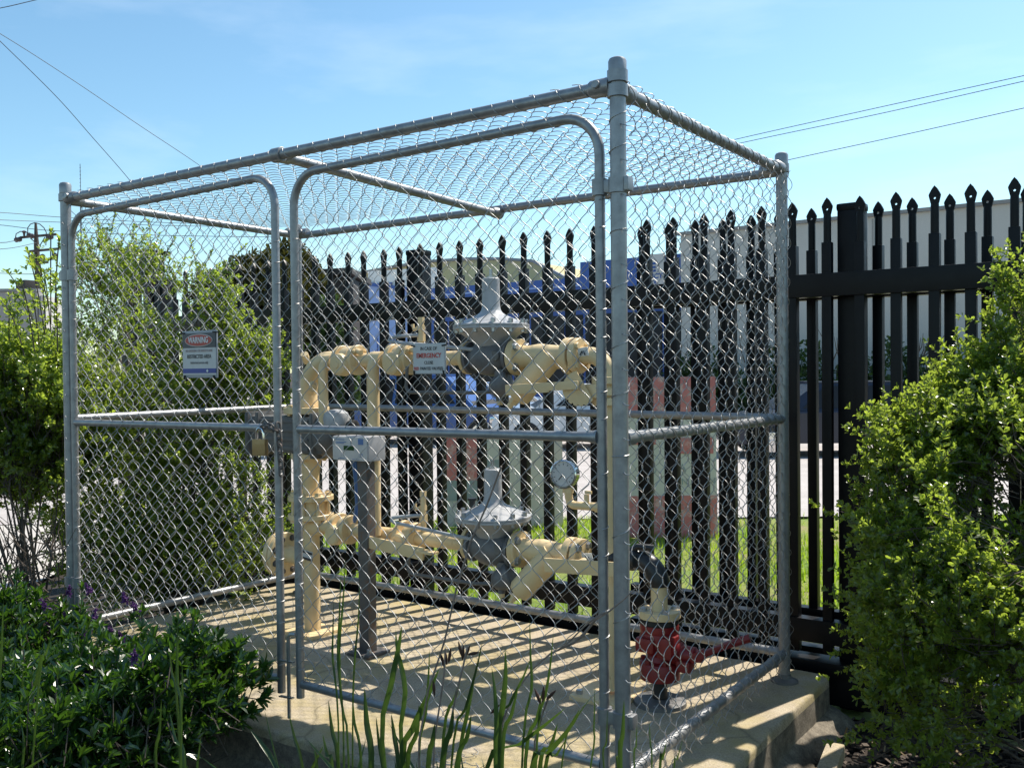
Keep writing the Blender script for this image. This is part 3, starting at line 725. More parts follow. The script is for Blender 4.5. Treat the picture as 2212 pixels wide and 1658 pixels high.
part(MB().tube([g + Vector((.012, .005, -.045)), (-.595, .72, .70)] + [tuple(p) for p in arc((-.575, .725, .692), (-1, 0, 0), (0, 0, -1), .02, 0, math.pi / 2, 5)] + [(xv, YP, .668)], .0145, 14).tube([(-.53, .735, .668), (-.53, .735, .712)], .01, 8).box((-.523, .735, .72), (.026, .01, .012), bevel=.002).lathe((-.597, .72, .715), (0, 0, 1), [(0, .02), (.022, .02)], 6).lathe((-.5, .745, .668), (1, .2, 0), [(0, .019), (.03, .019)], 6), "gauge_pipe")
# --- lower run
part(MB().tube([(xr, YP, ZL), (-1.09, YP, ZL)], .0285, 20).lathe((xr + .02, YP, ZL), (1, 0, 0), [(0, .045), (.04, .044), (.06, .034)], 20), "pipe")
for xc in (-1.76, -1.39):
    v = part(MB().disc((xc + .028, YP, ZL), (1, 0, 0), .055, .042).lathe((xc, YP - .03, ZL - .02), (0, -1, 0), [(0, .045), (.035, .042), (.042, .034)], 20), "valve_body")
    MB().disc((xc - .02, YP, ZL), (1, 0, 0), .066, .02).build("flange", CREAM, v); MB().disc((xc + .045, YP, ZL), (1, 0, 0), .062, .02).build("flange", CREAM, v)
    nuts([((xc + .054, YP + .047 * math.cos(a), ZL + .047 * math.sin(a)), (1, 0, 0), .009, .014) for a in [math.pi / 4 + i * math.pi / 2 for i in range(4)]] + [((xc - .029, YP + .05 * math.cos(a), ZL + .05 * math.sin(a)), (-1, 0, 0), .009, .012) for a in [math.pi / 4 + i * math.pi / 2 for i in range(4)]], CREAM, v)
part(MB().bar((-1.515, .655, .462), (-1.225, .665, .440), .012, .05, bevel=.004).bar((-1.25, .665, .452), (-1.17, .667, .448), .05, .008, bevel=.002).tube([(-1.40, .66, .455), (-1.40, .73, .465)], .018, 12), "lever")
part(MB().bar((-.66, .66, .462), (-.375, .66, .478), .012, .05, bevel=.004).tube([(-.53, .66, .47), (-.53, .72, .475)], .018, 12), "lever")
# standpipes and grey sensing tubes
for z, zt in ((ZU, .165), (ZL, .19)):
    sx = -1.305
    part(MB().tube([(sx, YP, z), (sx, YP, z + zt)], .0115, 12).lathe((sx, YP, z + .07), (0, 0, 1), [(0, .017), (.03, .017)], 6).lathe((sx, YP, z + .115), (0, 0, 1), [(0, .015), (.02, .015)], 6).tube([(sx, YP, z + .13), (sx - .035, YP - .005, z + .118), (sx - .04, YP - .005, z + .14)], .007, 8).lathe((sx, YP, z + zt - .02), (0, 0, 1), [(0, .014), (.022, .014)], 6), "standpipe")
    yb = YP - .06
    part(MB().tube([(sx, YP, z + .095), (sx - .06, yb, z + .092), (sx - .105, yb - .01, z + .085), (sx - .11, yb - .012, z + .075), (sx - .09, yb - .014, z + .068), (-1.1, yb, z + .04), (-.99, yb + .02, z + .028), (-.95, YP - .03, z + .04)], .0075, 10), "sensing_tube", REGL)
    part(MB().tube([(-1.33, yb, z - .03), (-1.335, yb, z - .1)] + [tuple(p) for p in arc((-1.31, yb, z - .105), (-1, 0, 0), (0, 0, -1), .028, 0, math.pi / 2, 6)] + [(-1.0, yb, z - .133), (-.91, YP - .02, z - .13)], .0072, 10), "sensing_tube", METER)
# --- black wrapped elbow, cream spool and the red shut-off valve on the right
xb, yb_ = -.283, .80
zB = .49
pts = [(xv, YP, zB), (xb - .09, yb_ - .02, zB)] + [tuple(p) for p in arc((xb - .085, yb_, zB - .085), (0, 0, 1), (1, 0, 0), .085, 0, math.pi / 2, 10)]
part(MB().tube(pts, [.034, .038] + [.0375] * 10 + [.034], 20).tube([(xb - .12, yb_ - .02, zB + .02), (xb - .07, yb_ - .02, zB + .048), (xb - .02, yb_, zB + .045)], .012, 8), "wrapped_elbow", BLACKW)
part(MB().tube([(xb, yb_, .41), (xb, yb_, .315)], .0285, 18), "pipe")
flange((xb, yb_, .312), (0, 0, 1), .073, .026, bolts=4, br=.013, both=False)
part(MB().disc((xb, yb_, .288), (0, 0, 1), .066, .02), "gasket", RUBBER)
rv = part(MB().lathe((xb, yb_, .085), (0, 0, 1), [(0, .05), (.004, .068), (.055, .07), (.062, .066), (.068, .048), (.085, .042), (.1, .05), (.115, .064), (.15, .068), (.165, .064), (.175, .068), (.192, .066)], 28), "red_valve", REDP)
mb = MB().lathe((xb + .03, yb_, .185), (1, .05, 0), [(0, .04), (.05, .038), (.055, .03), (.1, .028), (.105, .022), (.125, .02)], 20)
mb.bar((xb + .12, yb_ - .012, .175), (xb + .17, yb_ + .0, .205), .026, .03, bevel=.006).bar((xb + .165, yb_, .2), (xb + .265, yb_ + .05, .245), .024, .02, bevel=.006).tube([(xb + .25, yb_ + .045, .238), (xb + .30, yb_ + .06, .258)], .014, 10)
mb.box((xb + .045, yb_ - .02, .21), (.06, .09, .075), bevel=.018).box((xb - .02, yb_ - .06, .215), (.07, .04, .05), bevel=.014).box((xb + .1, yb_ - .01, .15), (.05, .05, .04), bevel=.012)
mb.build("valve_handle", REDP, rv)
nuts([(Vector((xb + .058 * math.cos(a), yb_ + .058 * math.sin(a), .147)), (0, 0, 1), .009, .014) for a in [2 * math.pi * i / 6 + .2 for i in range(6)]], REDP, rv)
part(MB().tube([(xb, yb_, .0), (xb, yb_, .09)], .0265, 18), "pipe", BLACKW)
part(MB().lathe((xb, yb_, 0.0), (0, 0, 1), [(0, .092), (.012, .09), (.018, .075), (.02, .03)], 26), "floor_collar", METER)
# --- support post of the meter end
sp = part(MB().box((-1.528, .665, .4), (.052, .05, .8), bevel=.004), "support_post", DARKSTEEL)
MB().box((-1.53, .665, .006), (.13, .13, .012), bevel=.002).build("post_foot", DARKSTEEL, sp)
nuts([((-1.57, .63, .013), (0, 0, 1), .01, .02), ((-1.49, .63, .013), (0, 0, 1), .01, .02)], BOLT, sp, "anchor_bolt")
# --- data logger box on the post
dl = thing("data_logger", "small white instrument box with green display fixed on the dark post", "instrument box", (-1.565, .66, .79))
MB().box((-1.565, .665, .842), (.2, .1, .1), bevel=.006).build("housing", BOXGREY, dl)
MB().box((-1.565, .613, .842), (.192, .006, .094), bevel=.002).build("face_plate", SIGNBODY, dl)
MB().box((-1.568, .609, .845), (.056, .004, .018)).build("display", LCD, dl)
MB().box((-1.502, .6095, .872), (.028, .002, .024)).build("blue_panel", BLUEINK, dl)
for z, w, x in ((.878, .05, -1.618), (.868, .06, -1.612), (.863, .045, -1.618)): MB().box((x, .6095, z), (w, .0016, .0028)).build("printed_line", BLUEINK, dl)
for z in (.823, .818, .811): MB().box((-1.5, .6095, z), (.018, .0016, .0024)).build("printed_line", BLUEINK, dl)
for x, z, w in ((-1.61, .802, .035), (-1.53, .8, .04)): MB().box((x, .6095, z), (w, .0016, .002)).build("printed_line", BLUEINK, dl)
part(MB().tube([(-1.6, .665, .8), (-1.6, .68, .7), (-1.615, .70, .6), (-1.65, .72, .53)], .008, 8).tube([(-1.585, .665, .8), (-1.588, .68, .7), (-1.6, .70, .58), (-1.66, .73, .52)], .007, 8), "cable", BLUEINK)

# ================================================================== black steel fence and the gate sliding behind it
def paling_mesh():
    mb = MB(); w = .037
    mb.box((0, 0, (1.63 + .035) / 2), (w, w, 1.63 - .035), bevel=.003)
    mb.lathe((0, 0, 1.625), (0, 0, 1), [(0, .0145), (.10, .0145), (.118, .0135)], 14)
    # flattened spear head with a hole
    out = [(0, 1.803), (.0045, 1.8), (.0195, 1.772), (.0205, 1.768), (.0135, 1.738), (.0125, 1.735), (-.0125, 1.735), (-.0135, 1.738), (-.0205, 1.768), (-.0195, 1.772), (-.0045, 1.8)]
    hc = (0, 1.757); n = 24; ring = []
    for i in range(n):
        a = 2 * math.pi * i / n + .01; d = (math.cos(a), math.sin(a)); best = None
        for k in range(len(out)):
            p, q = out[k], out[(k + 1) % len(out)]
            ex, ey = q[0] - p[0], q[1] - p[1]; det = d[0] * -ey + d[1] * ex
            if abs(det) < 1e-12: continue
            rx, ry = p[0] - hc[0], p[1] - hc[1]
            t = (rx * -ey + ry * ex) / det; u = (d[0] * ry - d[1] * rx) / det
            if t > 0 and -1e-6 <= u <= 1 + 1e-6: best = t if best is None else min(best, t)
        ring.append((hc[0] + d[0] * best, hc[1] + d[1] * best))
    hole = [(hc[0] + .0042 * math.cos(2 * math.pi * i / n + .01), hc[1] + .0042 * math.sin(2 * math.pi * i / n + .01)) for i in range(n)]
    vs = [];
    for y in (-.006, .006): vs += [(x, y, z) for x, z in ring] + [(x, y, z) for x, z in hole]
    fs = []
    for i in range(n):
        j = (i + 1) % n
        fs += [(i, j, n + j, n + i), (2 * n + i, 3 * n + i, 3 * n + j, 2 * n + j), (i, 2 * n + i, 2 * n + j, j), (n + i, n + j, 3 * n + j, 3 * n + i)]
    mb.add(vs, fs)
    return mb.mesh("paling", BLACKP, True, .5)
PAL = paling_mesh()
def palings(parent, xs, y):
    for x in xs:
        o = bpy.data.objects.new("paling", PAL); COL.objects.link(o); o.location = (x + random.uniform(-.003, .003), y, random.uniform(-.004, .004)); o.rotation_euler = (random.uniform(-.004, .004), random.uniform(-.004, .004), random.uniform(-.05, .05))
        adopt(o, parent)
fence = thing("palisade_fence", "tall black steel fence of spear-topped palings standing behind the cage", "fence", (-1, 1.55, -.16))
xs = [-.054 + .1283 * k for k in range(-33, 22)]
palings(fence, xs, 1.55)
for zc in (1.47, .125):
    MB().box(((xs[0] + xs[-1]) / 2, 1.55, zc), (xs[-1] - xs[0] + .16, .056, .09), bevel=.003).build("rail", BLACKP, fence)
MB().box(((xs[0] + xs[-1]) / 2, 1.565, -.015), (xs[-1] - xs[0] + .16, .11, .055), bevel=.004).box(((xs[0] + xs[-1]) / 2, 1.535, -.09), (xs[-1] - xs[0] + .1, .03, .12), bevel=.003).build("bottom_channel", BLACKP, fence)
for x in (-4.27, -2.06, .151, 2.36):
    p = MB().box((x, 1.635, .79), (.092, .092, 1.94), bevel=.006).build("post", BLACKP, fence)
    MB().box((x, 1.635, 1.772), (.1, .1, .03), bevel=.013).build("post_cap", BLACKP, p)
sg = thing("sliding_gate", "black steel sliding gate of spear palings parked behind the fence", "gate", (.8, 1.71, -.16))
xg = [-.03 + .1283 * k for k in range(-6, 21)]
palings(sg, xg, 1.715)
for zc in (1.47, .125):
    MB().box(((xg[0] + xg[-1]) / 2, 1.715, zc), (xg[-1] - xg[0] + .12, .05, .09), bevel=.003).build("rail", BLACKP, sg)
MB().box(((xg[0] + xg[-1]) / 2, 1.715, -.03), (xg[-1] - xg[0] + .12, .06, .09), bevel=.003).build("bottom_rail", BLACKP, sg)
pt = thing("gate_guide", "pair of taller black steel posts with a capping plate left of the fence", "gate frame", (-4.55, 1.62, -.16))
for x in (-4.62, -4.36): MB().box((x, 1.63, .88), (.1, .1, 2.1), bevel=.005).build("post", BLACKP, pt)
MB().bar((-4.72, 1.63, 1.99), (-4.27, 1.63, 1.95), .14, .03, bevel=.004).build("capping_plate", BLACKP, pt)
MB().box((-4.5, 1.63, 1.83), (.16, .06, .2), bevel=.004).build("guide_bracket", BLACKP, pt)

# ================================================================== ground, lawn, road
def dep(x, y): return _f.x * (x - CAM.x) + _f.y * (y - CAM.y)
def lat(x, y): return _r.x * (x - CAM.x) + _r.y * (y - CAM.y)
FH = Vector((_f.x, _f.y, 0)).normalized()
def xy(s, d): return (CAM.x + _r.x * s + FH.x * d, CAM.y + _r.y * s + FH.y * d)
def gz(x, y):
    d = dep(x, y)
    if d < 8.2: return -.165
    if d < 18: return -.165 - (d - 8.2) / 9.8 * .42
    return -.585
def sheet(name, ss, ds, m, off, wob=0.0):
    vs = []; ns, nd = len(ss), len(ds)
    for d in ds:
        for s in ss:
            x, y = xy(s, d); z = gz(x, y) + off
            if wob: z += wob * (math.sin(x * 9.1 + 1) * math.sin(y * 7.7) + .6 * math.sin(x * 23 + 2) * math.sin(y * 19 + 1))
            vs.append((x, y, z))
    fs = [(j * ns + i, j * ns + i + 1, (j + 1) * ns + i + 1, (j + 1) * ns + i) for j in range(nd - 1) for i in range(ns - 1)]
    o = MB().add(vs, fs).build(name, m, None, True, 3)
    return tag(o, kind="structure")
m, nt, b = mat("bark_mulch")
n = noise(nt, 14, 8, 0.7, "Object"); r = ramp(nt, n.outputs["Fac"], [(0.3, (0.012, 0.009, 0.007)), (0.55, (0.035, 0.025, 0.019)), (0.78, (0.075, 0.056, 0.042))])
nt.links.new(r.outputs["Color"], b.inputs["Base Color"]); b.inputs["Roughness"].default_value = .9
n2 = noise(nt, 60, 6, 0.7); bump(nt, b, n2.outputs["Fac"], 1.0, .02)
MULCH = m
m, nt, b = mat("lawn_soil")
n = noise(nt, 1.6, 8, 0.7); r = ramp(nt, n.outputs["Fac"], [(0.36, (0.13, 0.22, 0.03)), (0.54, (0.24, 0.27, 0.06)), (0.66, (0.3, 0.24, 0.12)), (0.8, (0.34, 0.26, 0.18))])
nt.links.new(r.outputs["Color"], b.inputs["Base Color"]); b.inputs["Roughness"].default_value = .95
n2 = noise(nt, 45, 6, 0.7); bump(nt, b, n2.outputs["Fac"], 1.0, .02)
LAWN = m
lin = lambda a, b_, n: [a + (b_ - a) * i / (n - 1) for i in range(n)]
sheet("ground", [-900, -300, -100] + lin(-40, 40, 60) + [100, 300, 900], [-30, -5] + lin(-2, 8.2, 50) + lin(8.6, 18, 12) + [19, 30, 60, 120, 300, 1500], MULCH, -.03, .006)
vs, fs, nx, nt_ = [], [], 60, 24
for i in range(nx + 1):
    x = -4.75 + 16 * i / nx; ye = CAM.y + (8.3 - FH.x * (x - CAM.x)) / FH.y          # the lawn runs from the fence to the road edge
    for j in range(nt_ + 1):
        y = 1.5 + max(.02, ye - 1.5) * j / nt_; vs.append((x, y, gz(x, y) - .012 + .01 * (math.sin(x * 9.1 + 1) * math.sin(y * 7.7) + .6 * math.sin(x * 23 + 2) * math.sin(y * 19 + 1))))
fs = [(i * (nt_ + 1) + j, (i + 1) * (nt_ + 1) + j, (i + 1) * (nt_ + 1) + j + 1, i * (nt_ + 1) + j + 1) for i in range(nx) for j in range(nt_)]
tag(MB().add(vs, fs).build("lawn", LAWN, None, True, 3), kind="structure")
sheet("road", [-120, -40] + lin(-20, 30, 30) + [60, 150], lin(8.2, 18, 16) + [18.5, 22, 30, 45, 80], ROADM, 0.0)
sheet("driveway", lin(-16, -3.05, 20), lin(5.0, 8.25, 10), DRIVE, -.004)

# lawn blades
def blades(name, n, sfun, h, m, wid=.006, tilt=.35, parent=None):
    rg = np.random.default_rng(5); P = np.array([sfun(rg) for _ in range(n)])
    a = rg.uniform(0, 2 * np.pi, n); hh = h * rg.uniform(.5, 1.3, n); w = wid * rg.uniform(.6, 1.3, n)
    dx = np.stack([np.cos(a), np.sin(a), 0 * a], 1); pe = np.stack([-np.sin(a), np.cos(a), 0 * a], 1)
    tip = P + dx * (hh * tilt * rg.uniform(.2, 1.6, n))[:, None] + np.array([0, 0, 1]) * hh[:, None]
    V = np.stack([P - pe * w[:, None], P + pe * w[:, None], tip], 1)
    return np_mesh(name, V, np.arange(3 * n).reshape(n, 3), m)
def lawn_pt(rg):
    while True:
        s, d = rg.uniform(-2.9, 6), 3.6 + 4.7 * rg.random() ** 1.2
        x, y = xy(s, d)
        if y < 1.8: continue
        if math.sin(x * 1.7 + 1) + math.sin(y * 2.1 + x) + rg.normal(0, .8) < -.7: continue
        return (x, y, gz(x, y) - .015)
tag(link("lawn_grass", blades("lawn_grass", 42000, lawn_pt, .055, GRASSM, .0045)), kind="stuff")

# bark chips and leaf litter on the bed
def litter(name, n, m, size, box, seed, up=.004):
    rg = np.random.default_rng(seed); V = []; F = []
    for i in range(n):
        x, y = rg.uniform(box[0], box[1]), rg.uniform(box[2], box[3])
        if -2.8 < x < .13 and -.15 < y < 1.42: continue
        c = np.array((x, y, -.19 + up + rg.uniform(0, .02))); L, w, t = size * rg.uniform(.5, 1.6), size * rg.uniform(.2, .5), size * rg.uniform(.08, .2)
        R = np.array(Euler((rg.normal(0, .35), rg.normal(0, .35), rg.uniform(0, 6.28))).to_matrix())
        cs = np.array([(sx, sy, sz) for sx in (-1, 1) for sy in (-1, 1) for sz in (-1, 1)]) * (L, w, t) / 2
        cs[:, 1] *= rg.uniform(.5, 1.2, 8)
        o = len(V); V += list(cs @ R.T + c); F += [(o + a, o + b_, o + c_, o + d) for a, b_, c_, d in ((0, 1, 3, 2), (4, 6, 7, 5), (0, 4, 5, 1), (2, 3, 7, 6), (0, 2, 6, 4), (1, 5, 7, 3))]
    return tag(link(name, np_mesh(name, V, F, m)), kind="stuff")
CHIP = painted("bark_chip", (0.03, 0.02, 0.015), (0.11, 0.08, 0.058), .85, 8, (0.2, 0.16, 0.12), .4)
litter("bark_chips", 5200, CHIP, .03, (.05, 1.5, -.7, 1.5), 2)
litter("leaf_litter", 420, STRAW, .022, (.05, 1.4, -.6, 1.5), 3, .02)

# ================================================================== plants
def basis_np(A):
    ref = np.where(np.abs(A[:, 2:3]) < .9, np.array([[0, 0, 1.0]]), np.array([[1.0, 0, 0]]))
    U = np.cross(A, ref); U /= np.linalg.norm(U, axis=1, keepdims=True) + 1e-9
    return U, np.cross(A, U)
def leaves_np(P, D, Nn, L, wr, fold=.12, droop=.0, shape="obovate"):
    """leaf blades: base P, direction D, upper side Nn, length L"""
    S = np.cross(D, Nn); S /= np.linalg.norm(S, axis=1, keepdims=True) + 1e-9; Nn = np.cross(S, D)
    if shape == "obovate": pr = [(0, 0, 0), (.42, .40, .5), (.78, .5, .4), (1.0, 0.0, -.2), (.78, -.5, .4), (.42, -.40, .5), (.6, 0, -.5)]
    else: pr = [(0, 0, 0), (.3, .42, .4), (.7, .42, .3), (1.0, 0.0, -.4), (.7, -.42, .3), (.3, -.42, .4), (.5, 0, -.4)]
    W = L * wr
    V = np.stack([P + D * (a * L)[:, None] + S * (b_ * W)[:, None] + Nn * (c * fold * L - droop * a * a * L)[:, None] for a, b_, c in pr], 1)
    n = len(P); base = (np.arange(n) * 7)[:, None, None]
    F = np.array([(0, 1, 6), (1, 2, 6), (2, 3, 6), (3, 4, 6), (4, 5, 6), (5, 0, 6)])[None] + base
    return V.reshape(-1, 3), F.reshape(-1, 3)
def rosettes(C, A, per, L, wr, rg, amin=.45, amax=1.25, fold=.12, shape="obovate", lv=(.65, 1.2)):
    n = len(C); C = np.repeat(C, per, 0); A = np.repeat(A, per, 0); m_ = len(C)
    U, W = basis_np(A)
    k = np.tile(np.arange(per), n); an = k * 2.4 + np.repeat(rg.uniform(0, 6.28, n), per) + rg.normal(0, .2, m_)
    al = rg.uniform(amin, amax, m_)
    side = U * np.cos(an)[:, None] + W * np.sin(an)[:, None]
    D = A * np.cos(al)[:, None] + side * np.sin(al)[:, None]; D += rg.normal(0, .12, D.shape); D /= np.linalg.norm(D, axis=1, keepdims=True)
    Nn = A * np.sin(al)[:, None] - side * np.cos(al)[:, None] + rg.normal(0, .2, D.shape)
    Ls = L * rg.uniform(lv[0], lv[1], m_)
    off = A * (-(k / per) * L * .55)[:, None]
    return leaves_np(C + off, D, Nn, Ls, wr * 1.0, fold, .0, shape)
def unit(v): return v / (np.linalg.norm(v, axis=-1, keepdims=True) + 1e-9)
def shrub(name, label, cat, blobs, stem_at, n, per, L, wr, leafm, seed, group=None, shoots=40, shoot_len=.25, inner=.5, thr=-.25, freq=4.0, up=.55, shape="obovate", floor=-.15, twig_r=.0022, stems=14, stem_r=1.0, twigs=.35, sprig=0, sprig_len=.1, clip=None, petals=0, fade=False, amin=.45, amax=1.25, out_=.8):
    rg = np.random.default_rng(seed)
    root = thing(name, label, cat, tuple(stem_at), group)
    cs = np.array([list(c) for c, r in blobs], float); rs = np.array([r for c, r in blobs], float)
    vol = rs.prod(1) ** .55; pick = rg.choice(len(blobs), n * 4, p=vol / vol.sum())
    d = unit(rg.normal(size=(n * 4, 3))); rad = rg.random(n * 4) ** (1 / 3 * inner + .06)
    P = cs[pick] + d * rs[pick] * rad[:, None]
    O = unit(d / rs[pick])
    fld = np.sin(P[:, 0] * freq * 1.3 + seed) + np.sin(P[:, 1] * freq * 1.1 + 2 * seed) + np.sin(P[:, 2] * freq * 1.5 + 3 * seed) + .8 * np.sin(P[:, 0] * freq * 3.1 + P[:, 2] * freq * 2.7 + seed)
    ok = (fld + rg.normal(0, .5, len(P)) > thr * 2) & (P[:, 2] > floor)
    if clip is not None: ok &= clip(P)
    P, O = P[ok][:n], O[ok][:n]
    A = unit(O * out_ + np.array([0, 0, up]) + rg.normal(0, .35, P.shape))
    if sprig:
        # every tuft is a short leafy sprig: tufts of leaves strung along a twig that points up and out
        SP, SA = P, A
        sl = rg.uniform(.6, 1.4, len(P)) * sprig_len
        t = np.linspace(0, 1, sprig)[None, :, None]
        bend = rg.normal(0, .25, P.shape)
        Q = P[:, None, :] + A[:, None, :] * sl[:, None, None] * t + bend[:, None, :] * (sl[:, None, None] * t ** 2) + rg.normal(0, L * .22, (len(P), sprig, 3))
        QA = unit(np.repeat(A[:, None, :], sprig, 1) + rg.normal(0, .25, Q.shape) + bend[:, None, :] * t)
        V, F = rosettes(Q.reshape(-1, 3), QA.reshape(-1, 3), per, L, wr, rg, amin, amax, .12, shape)
    else:
        V, F = rosettes(P, A, per, L, wr, rg, amin, amax, .12, shape)
    Vs, Fs = [V], [F]
    tw = [];
    # free shoots
    if shoots:
        out = np.argsort(-(O[:, 2] * 1.0 + rg.normal(0, .5, len(P)) + (P[:, 2] - P[:, 2].mean()) / (np.ptp(P[:, 2]) + 1e-6)))[: shoots * 3]
        sel = rg.choice(out, min(shoots, len(out)), replace=False)
        for i in sel:
            a = unit(O[i] * .6 + np.array([0, 0, .9]) + rg.normal(0, .3, 3)); ln = shoot_len * rg.uniform(.4, 1.3); m_ = max(3, int(ln / (L * .55)))
            t = np.linspace(0, 1, m_)[:, None]; bend = rg.normal(0, .15, 3); bend[2] *= .3
            path = P[i] + a * ln * t + bend * ln * t ** 2
            if clip is not None and not clip(path[-1:])[0]: continue
            tw.append(path)
            aa = np.repeat(a[None], m_, 0)
            v, f = rosettes(path, aa, 3, L * .85, wr, rg, .6, 1.2, .12, shape); Vs.append(v); Fs.append(f)
            v, f = rosettes(path[-1:], aa[-1:], 6, L * .8, wr, rg, .2, .8, .12, shape); Vs.append(v); Fs.append(f)
    o = 0; FF = []
    for v, f in zip(Vs, Fs): FF.append(f + o); o += len(v)
    link("foliage", np_mesh("foliage", np.concatenate(Vs), np.concatenate(FF), leafm), root)
    # branches: main stems fan out from the ground, twigs run back from the leaf tufts
    mb = MB(); sa = np.array(stem_at, float)
    tips = P[rg.choice(len(P), min(stems, len(P)), replace=False)]
    for t_ in tips:
        mid = sa * .45 + t_ * .55 + rg.normal(0, .06, 3); mid[2] = sa[2] + (t_[2] - sa[2]) * .62
        b0 = sa + np.array([rg.normal(0, .06), rg.normal(0, .06), 0])
        mb.tube([b0, b0 * .6 + mid * .4 + rg.normal(0, .02, 3), mid, mid * .4 + t_ * .6 + rg.normal(0, .02, 3), t_], [.014 * stem_r, .011 * stem_r, .008 * stem_r, .005 * stem_r, .002], 6)
    mb.build("stems", BARK, root)
    k = rg.choice(len(P), int(len(P) * twigs), replace=False)
    ln = rg.uniform(.08, .2, len(k))[:, None] * max(1, L / .035)
    st = np.array([0, 0, .3]) 
    inward = unit((sa[None] + np.array([0, 0, .6 * np.ptp(P[:, 2])])) - P[k])
    q1 = P[k] - A[k] * ln * .5; q2 = q1 - A[k] * ln * .25 + inward * ln * .4
    paths = np.stack([P[k], q1, q2], 1)
    V, F = sweep(paths, np.array([.577, .577, .577]), twig_r * .8, 3)
    Vt, Ft, o = [V], [F], len(V)
    for path in tw:
        v, f = sweep(np.asarray(path)[None], np.array([.577, .1, .3]), twig_r, 4); Vt.append(v); Ft.append(f + o); o += len(v)
    link("twigs", np_mesh("twigs", np.concatenate(Vt), np.concatenate(Ft), BARK), root)
    return root, P, O

def B(px, py, Y, r): return (on_y(px, py, Y), r if hasattr(r, "__len__") else (r, r, r))
not_in_cage = lambda P: ~((P[:, 0] > -CW - .05) & (P[:, 0] < .06) & (P[:, 1] > -.02) & (P[:, 1] < CD + .1))
before_fence = lambda P: not_in_cage(P) & (P[:, 1] < 1.49)
# the tall shrub behind the left side of the cage, and its neighbour further left
shrub("tall_shrub", "tall sunlit small-leaved green shrub growing against the left side of the cage", "shrub",
      [B(310, 650, 1.0, (.26, .28, .3)), B(240, 800, .95, (.4, .36, .34)), B(420, 800, 1.05, (.32, .3, .34)), B(300, 960, .95, (.5, .4, .36)), B(470, 980, 1.0, (.34, .3, .4)), B(520, 1130, 1.05, (.22, .28, .35)),
       B(330, 1130, .9, (.5, .4, .4)), B(230, 590, 1.0, (.16, .2, .16)), B(200, 1010, .8, (.4, .36, .4)), B(420, 1190, 1.0, (.45, .35, .22)), B(520, 820, 1.15, (.22, .24, .22)), B(540, 970, 1.15, (.18, .24, .3)), B(470, 700, 1.1, (.18, .2, .12)), B(555, 1090, 1.15, (.15, .22, .3)), B(150, 900, .9, (.3, .3, .3)), B(380, 720, 1.05, (.26, .26, .2)), B(440, 640, 1.1, (.14, .16, .1)), B(530, 760, 1.15, (.16, .18, .12)), B(250, 1190, .7, (.4, .3, .25))],
      (-3.15, .95, -.17), 2500, 5, .0235, .52, LEAF_S, 21, sprig=7, sprig_len=.11, twigs=.8, shoots=200, shoot_len=.2, clip=before_fence, thr=-.3, freq=5, stems=26, inner=.8)
shrub("tall_shrub", "looser green shrub with long sprigs left of the cage corner post", "shrub",
      [B(60, 800, .3, (.24, .2, .14)), B(40, 880, .2, (.3, .3, .2)), B(110, 900, .3, (.22, .26, .3)), B(-60, 930, .2, (.4, .3, .3)), B(60, 1000, .2, (.34, .3, .16)), B(90, 1010, .3, (.2, .24, .14)), B(30, 960, .15, (.3, .25, .14)), B(30, 1030, .3, (.3, .25, .1)), B(105, 980, .3, (.14, .24, .16)), B(-80, 800, .2, (.3, .3, .2))],
      (-3.35, .25, -.17), 2100, 5, .0255, .52, LEAF_S, 34, sprig=7, sprig_len=.11, twigs=.8, stem_r=.55, shoots=40, shoot_len=.26, clip=not_in_cage, thr=-.3, stems=16, inner=1.0)
sp_ = [o for o in bpy.data.objects if o.get("category") == "shrub"][-1]
rg = np.random.default_rng(77); Vs, Fs, o_ = [], [], 0; tw_ = MB()
for (a0, b0, a1, b1) in [(95, 760, 20, 592), (100, 740, 60, 545), (110, 700, 110, 500), (100, 720, 85, 560), (60, 800, 12, 660), (118, 690, 128, 520), (75, 760, 45, 610), (112, 740, 95, 590), (20, 830, 20, 670), (125, 760, 120, 600), (90, 800, 70, 640), (105, 660, 70, 575)]:
    y0 = rg.uniform(.15, .5); A0, A1 = np.array(on_y(a0, b0, y0)), np.array(on_y(a1, b1, y0 - .05)); m_ = 13; t = np.linspace(0, 1, m_)[:, None]
    path = A0 + (A1 - A0) * t + np.array([0, 0, .05]) * np.sin(t * 3.1) ; tw_.tube(list(path), [.003] * (m_ - 1) + [.001], 5)
    d = unit(A1 - A0); v, f = rosettes(path[2:] + rg.normal(0, .018, (m_ - 2, 3)), np.repeat(d[None], m_ - 2, 0), 5, .027, .52, rg, .5, 1.2); Vs.append(v); Fs.append(f + o_); o_ += len(v)
    v, f = rosettes(path[-1:], d[None], 7, .027, .52, rg, .2, .9); Vs.append(v); Fs.append(f + o_); o_ += len(v)
link("sprig_leaves", np_mesh("sprig_leaves", np.concatenate(Vs), np.concatenate(Fs), LEAF_S), sp_)
tw_.build("sprigs", BARK, sp_)
# bare twiggy base of the hedge on the far left
mb = MB(); rg = random.Random(8)
for i in range(150):
    p = Vector(on_y(rg.uniform(-60, 140), rg.uniform(1180, 1330), rg.uniform(-.1, .35))); d = Vector((rg.gauss(0, .5), rg.gauss(0, .3), rg.uniform(.2, 1))).normalized(); L = rg.uniform(.1, .32)
    mb.tube([p, p + d * L * .5 + Vector((rg.gauss(0, .02), 0, rg.gauss(0, .02))), p + d * L + Vector((rg.gauss(0, .05), 0, rg.gauss(0, .05)))], [.0035, .0025, .001], 4)
o = mb.build("twiggy_undergrowth", BARK); tag(o, "tangle of bare dark twigs under the left shrubs in front of the pale driveway", "undergrowth", kind="stuff")
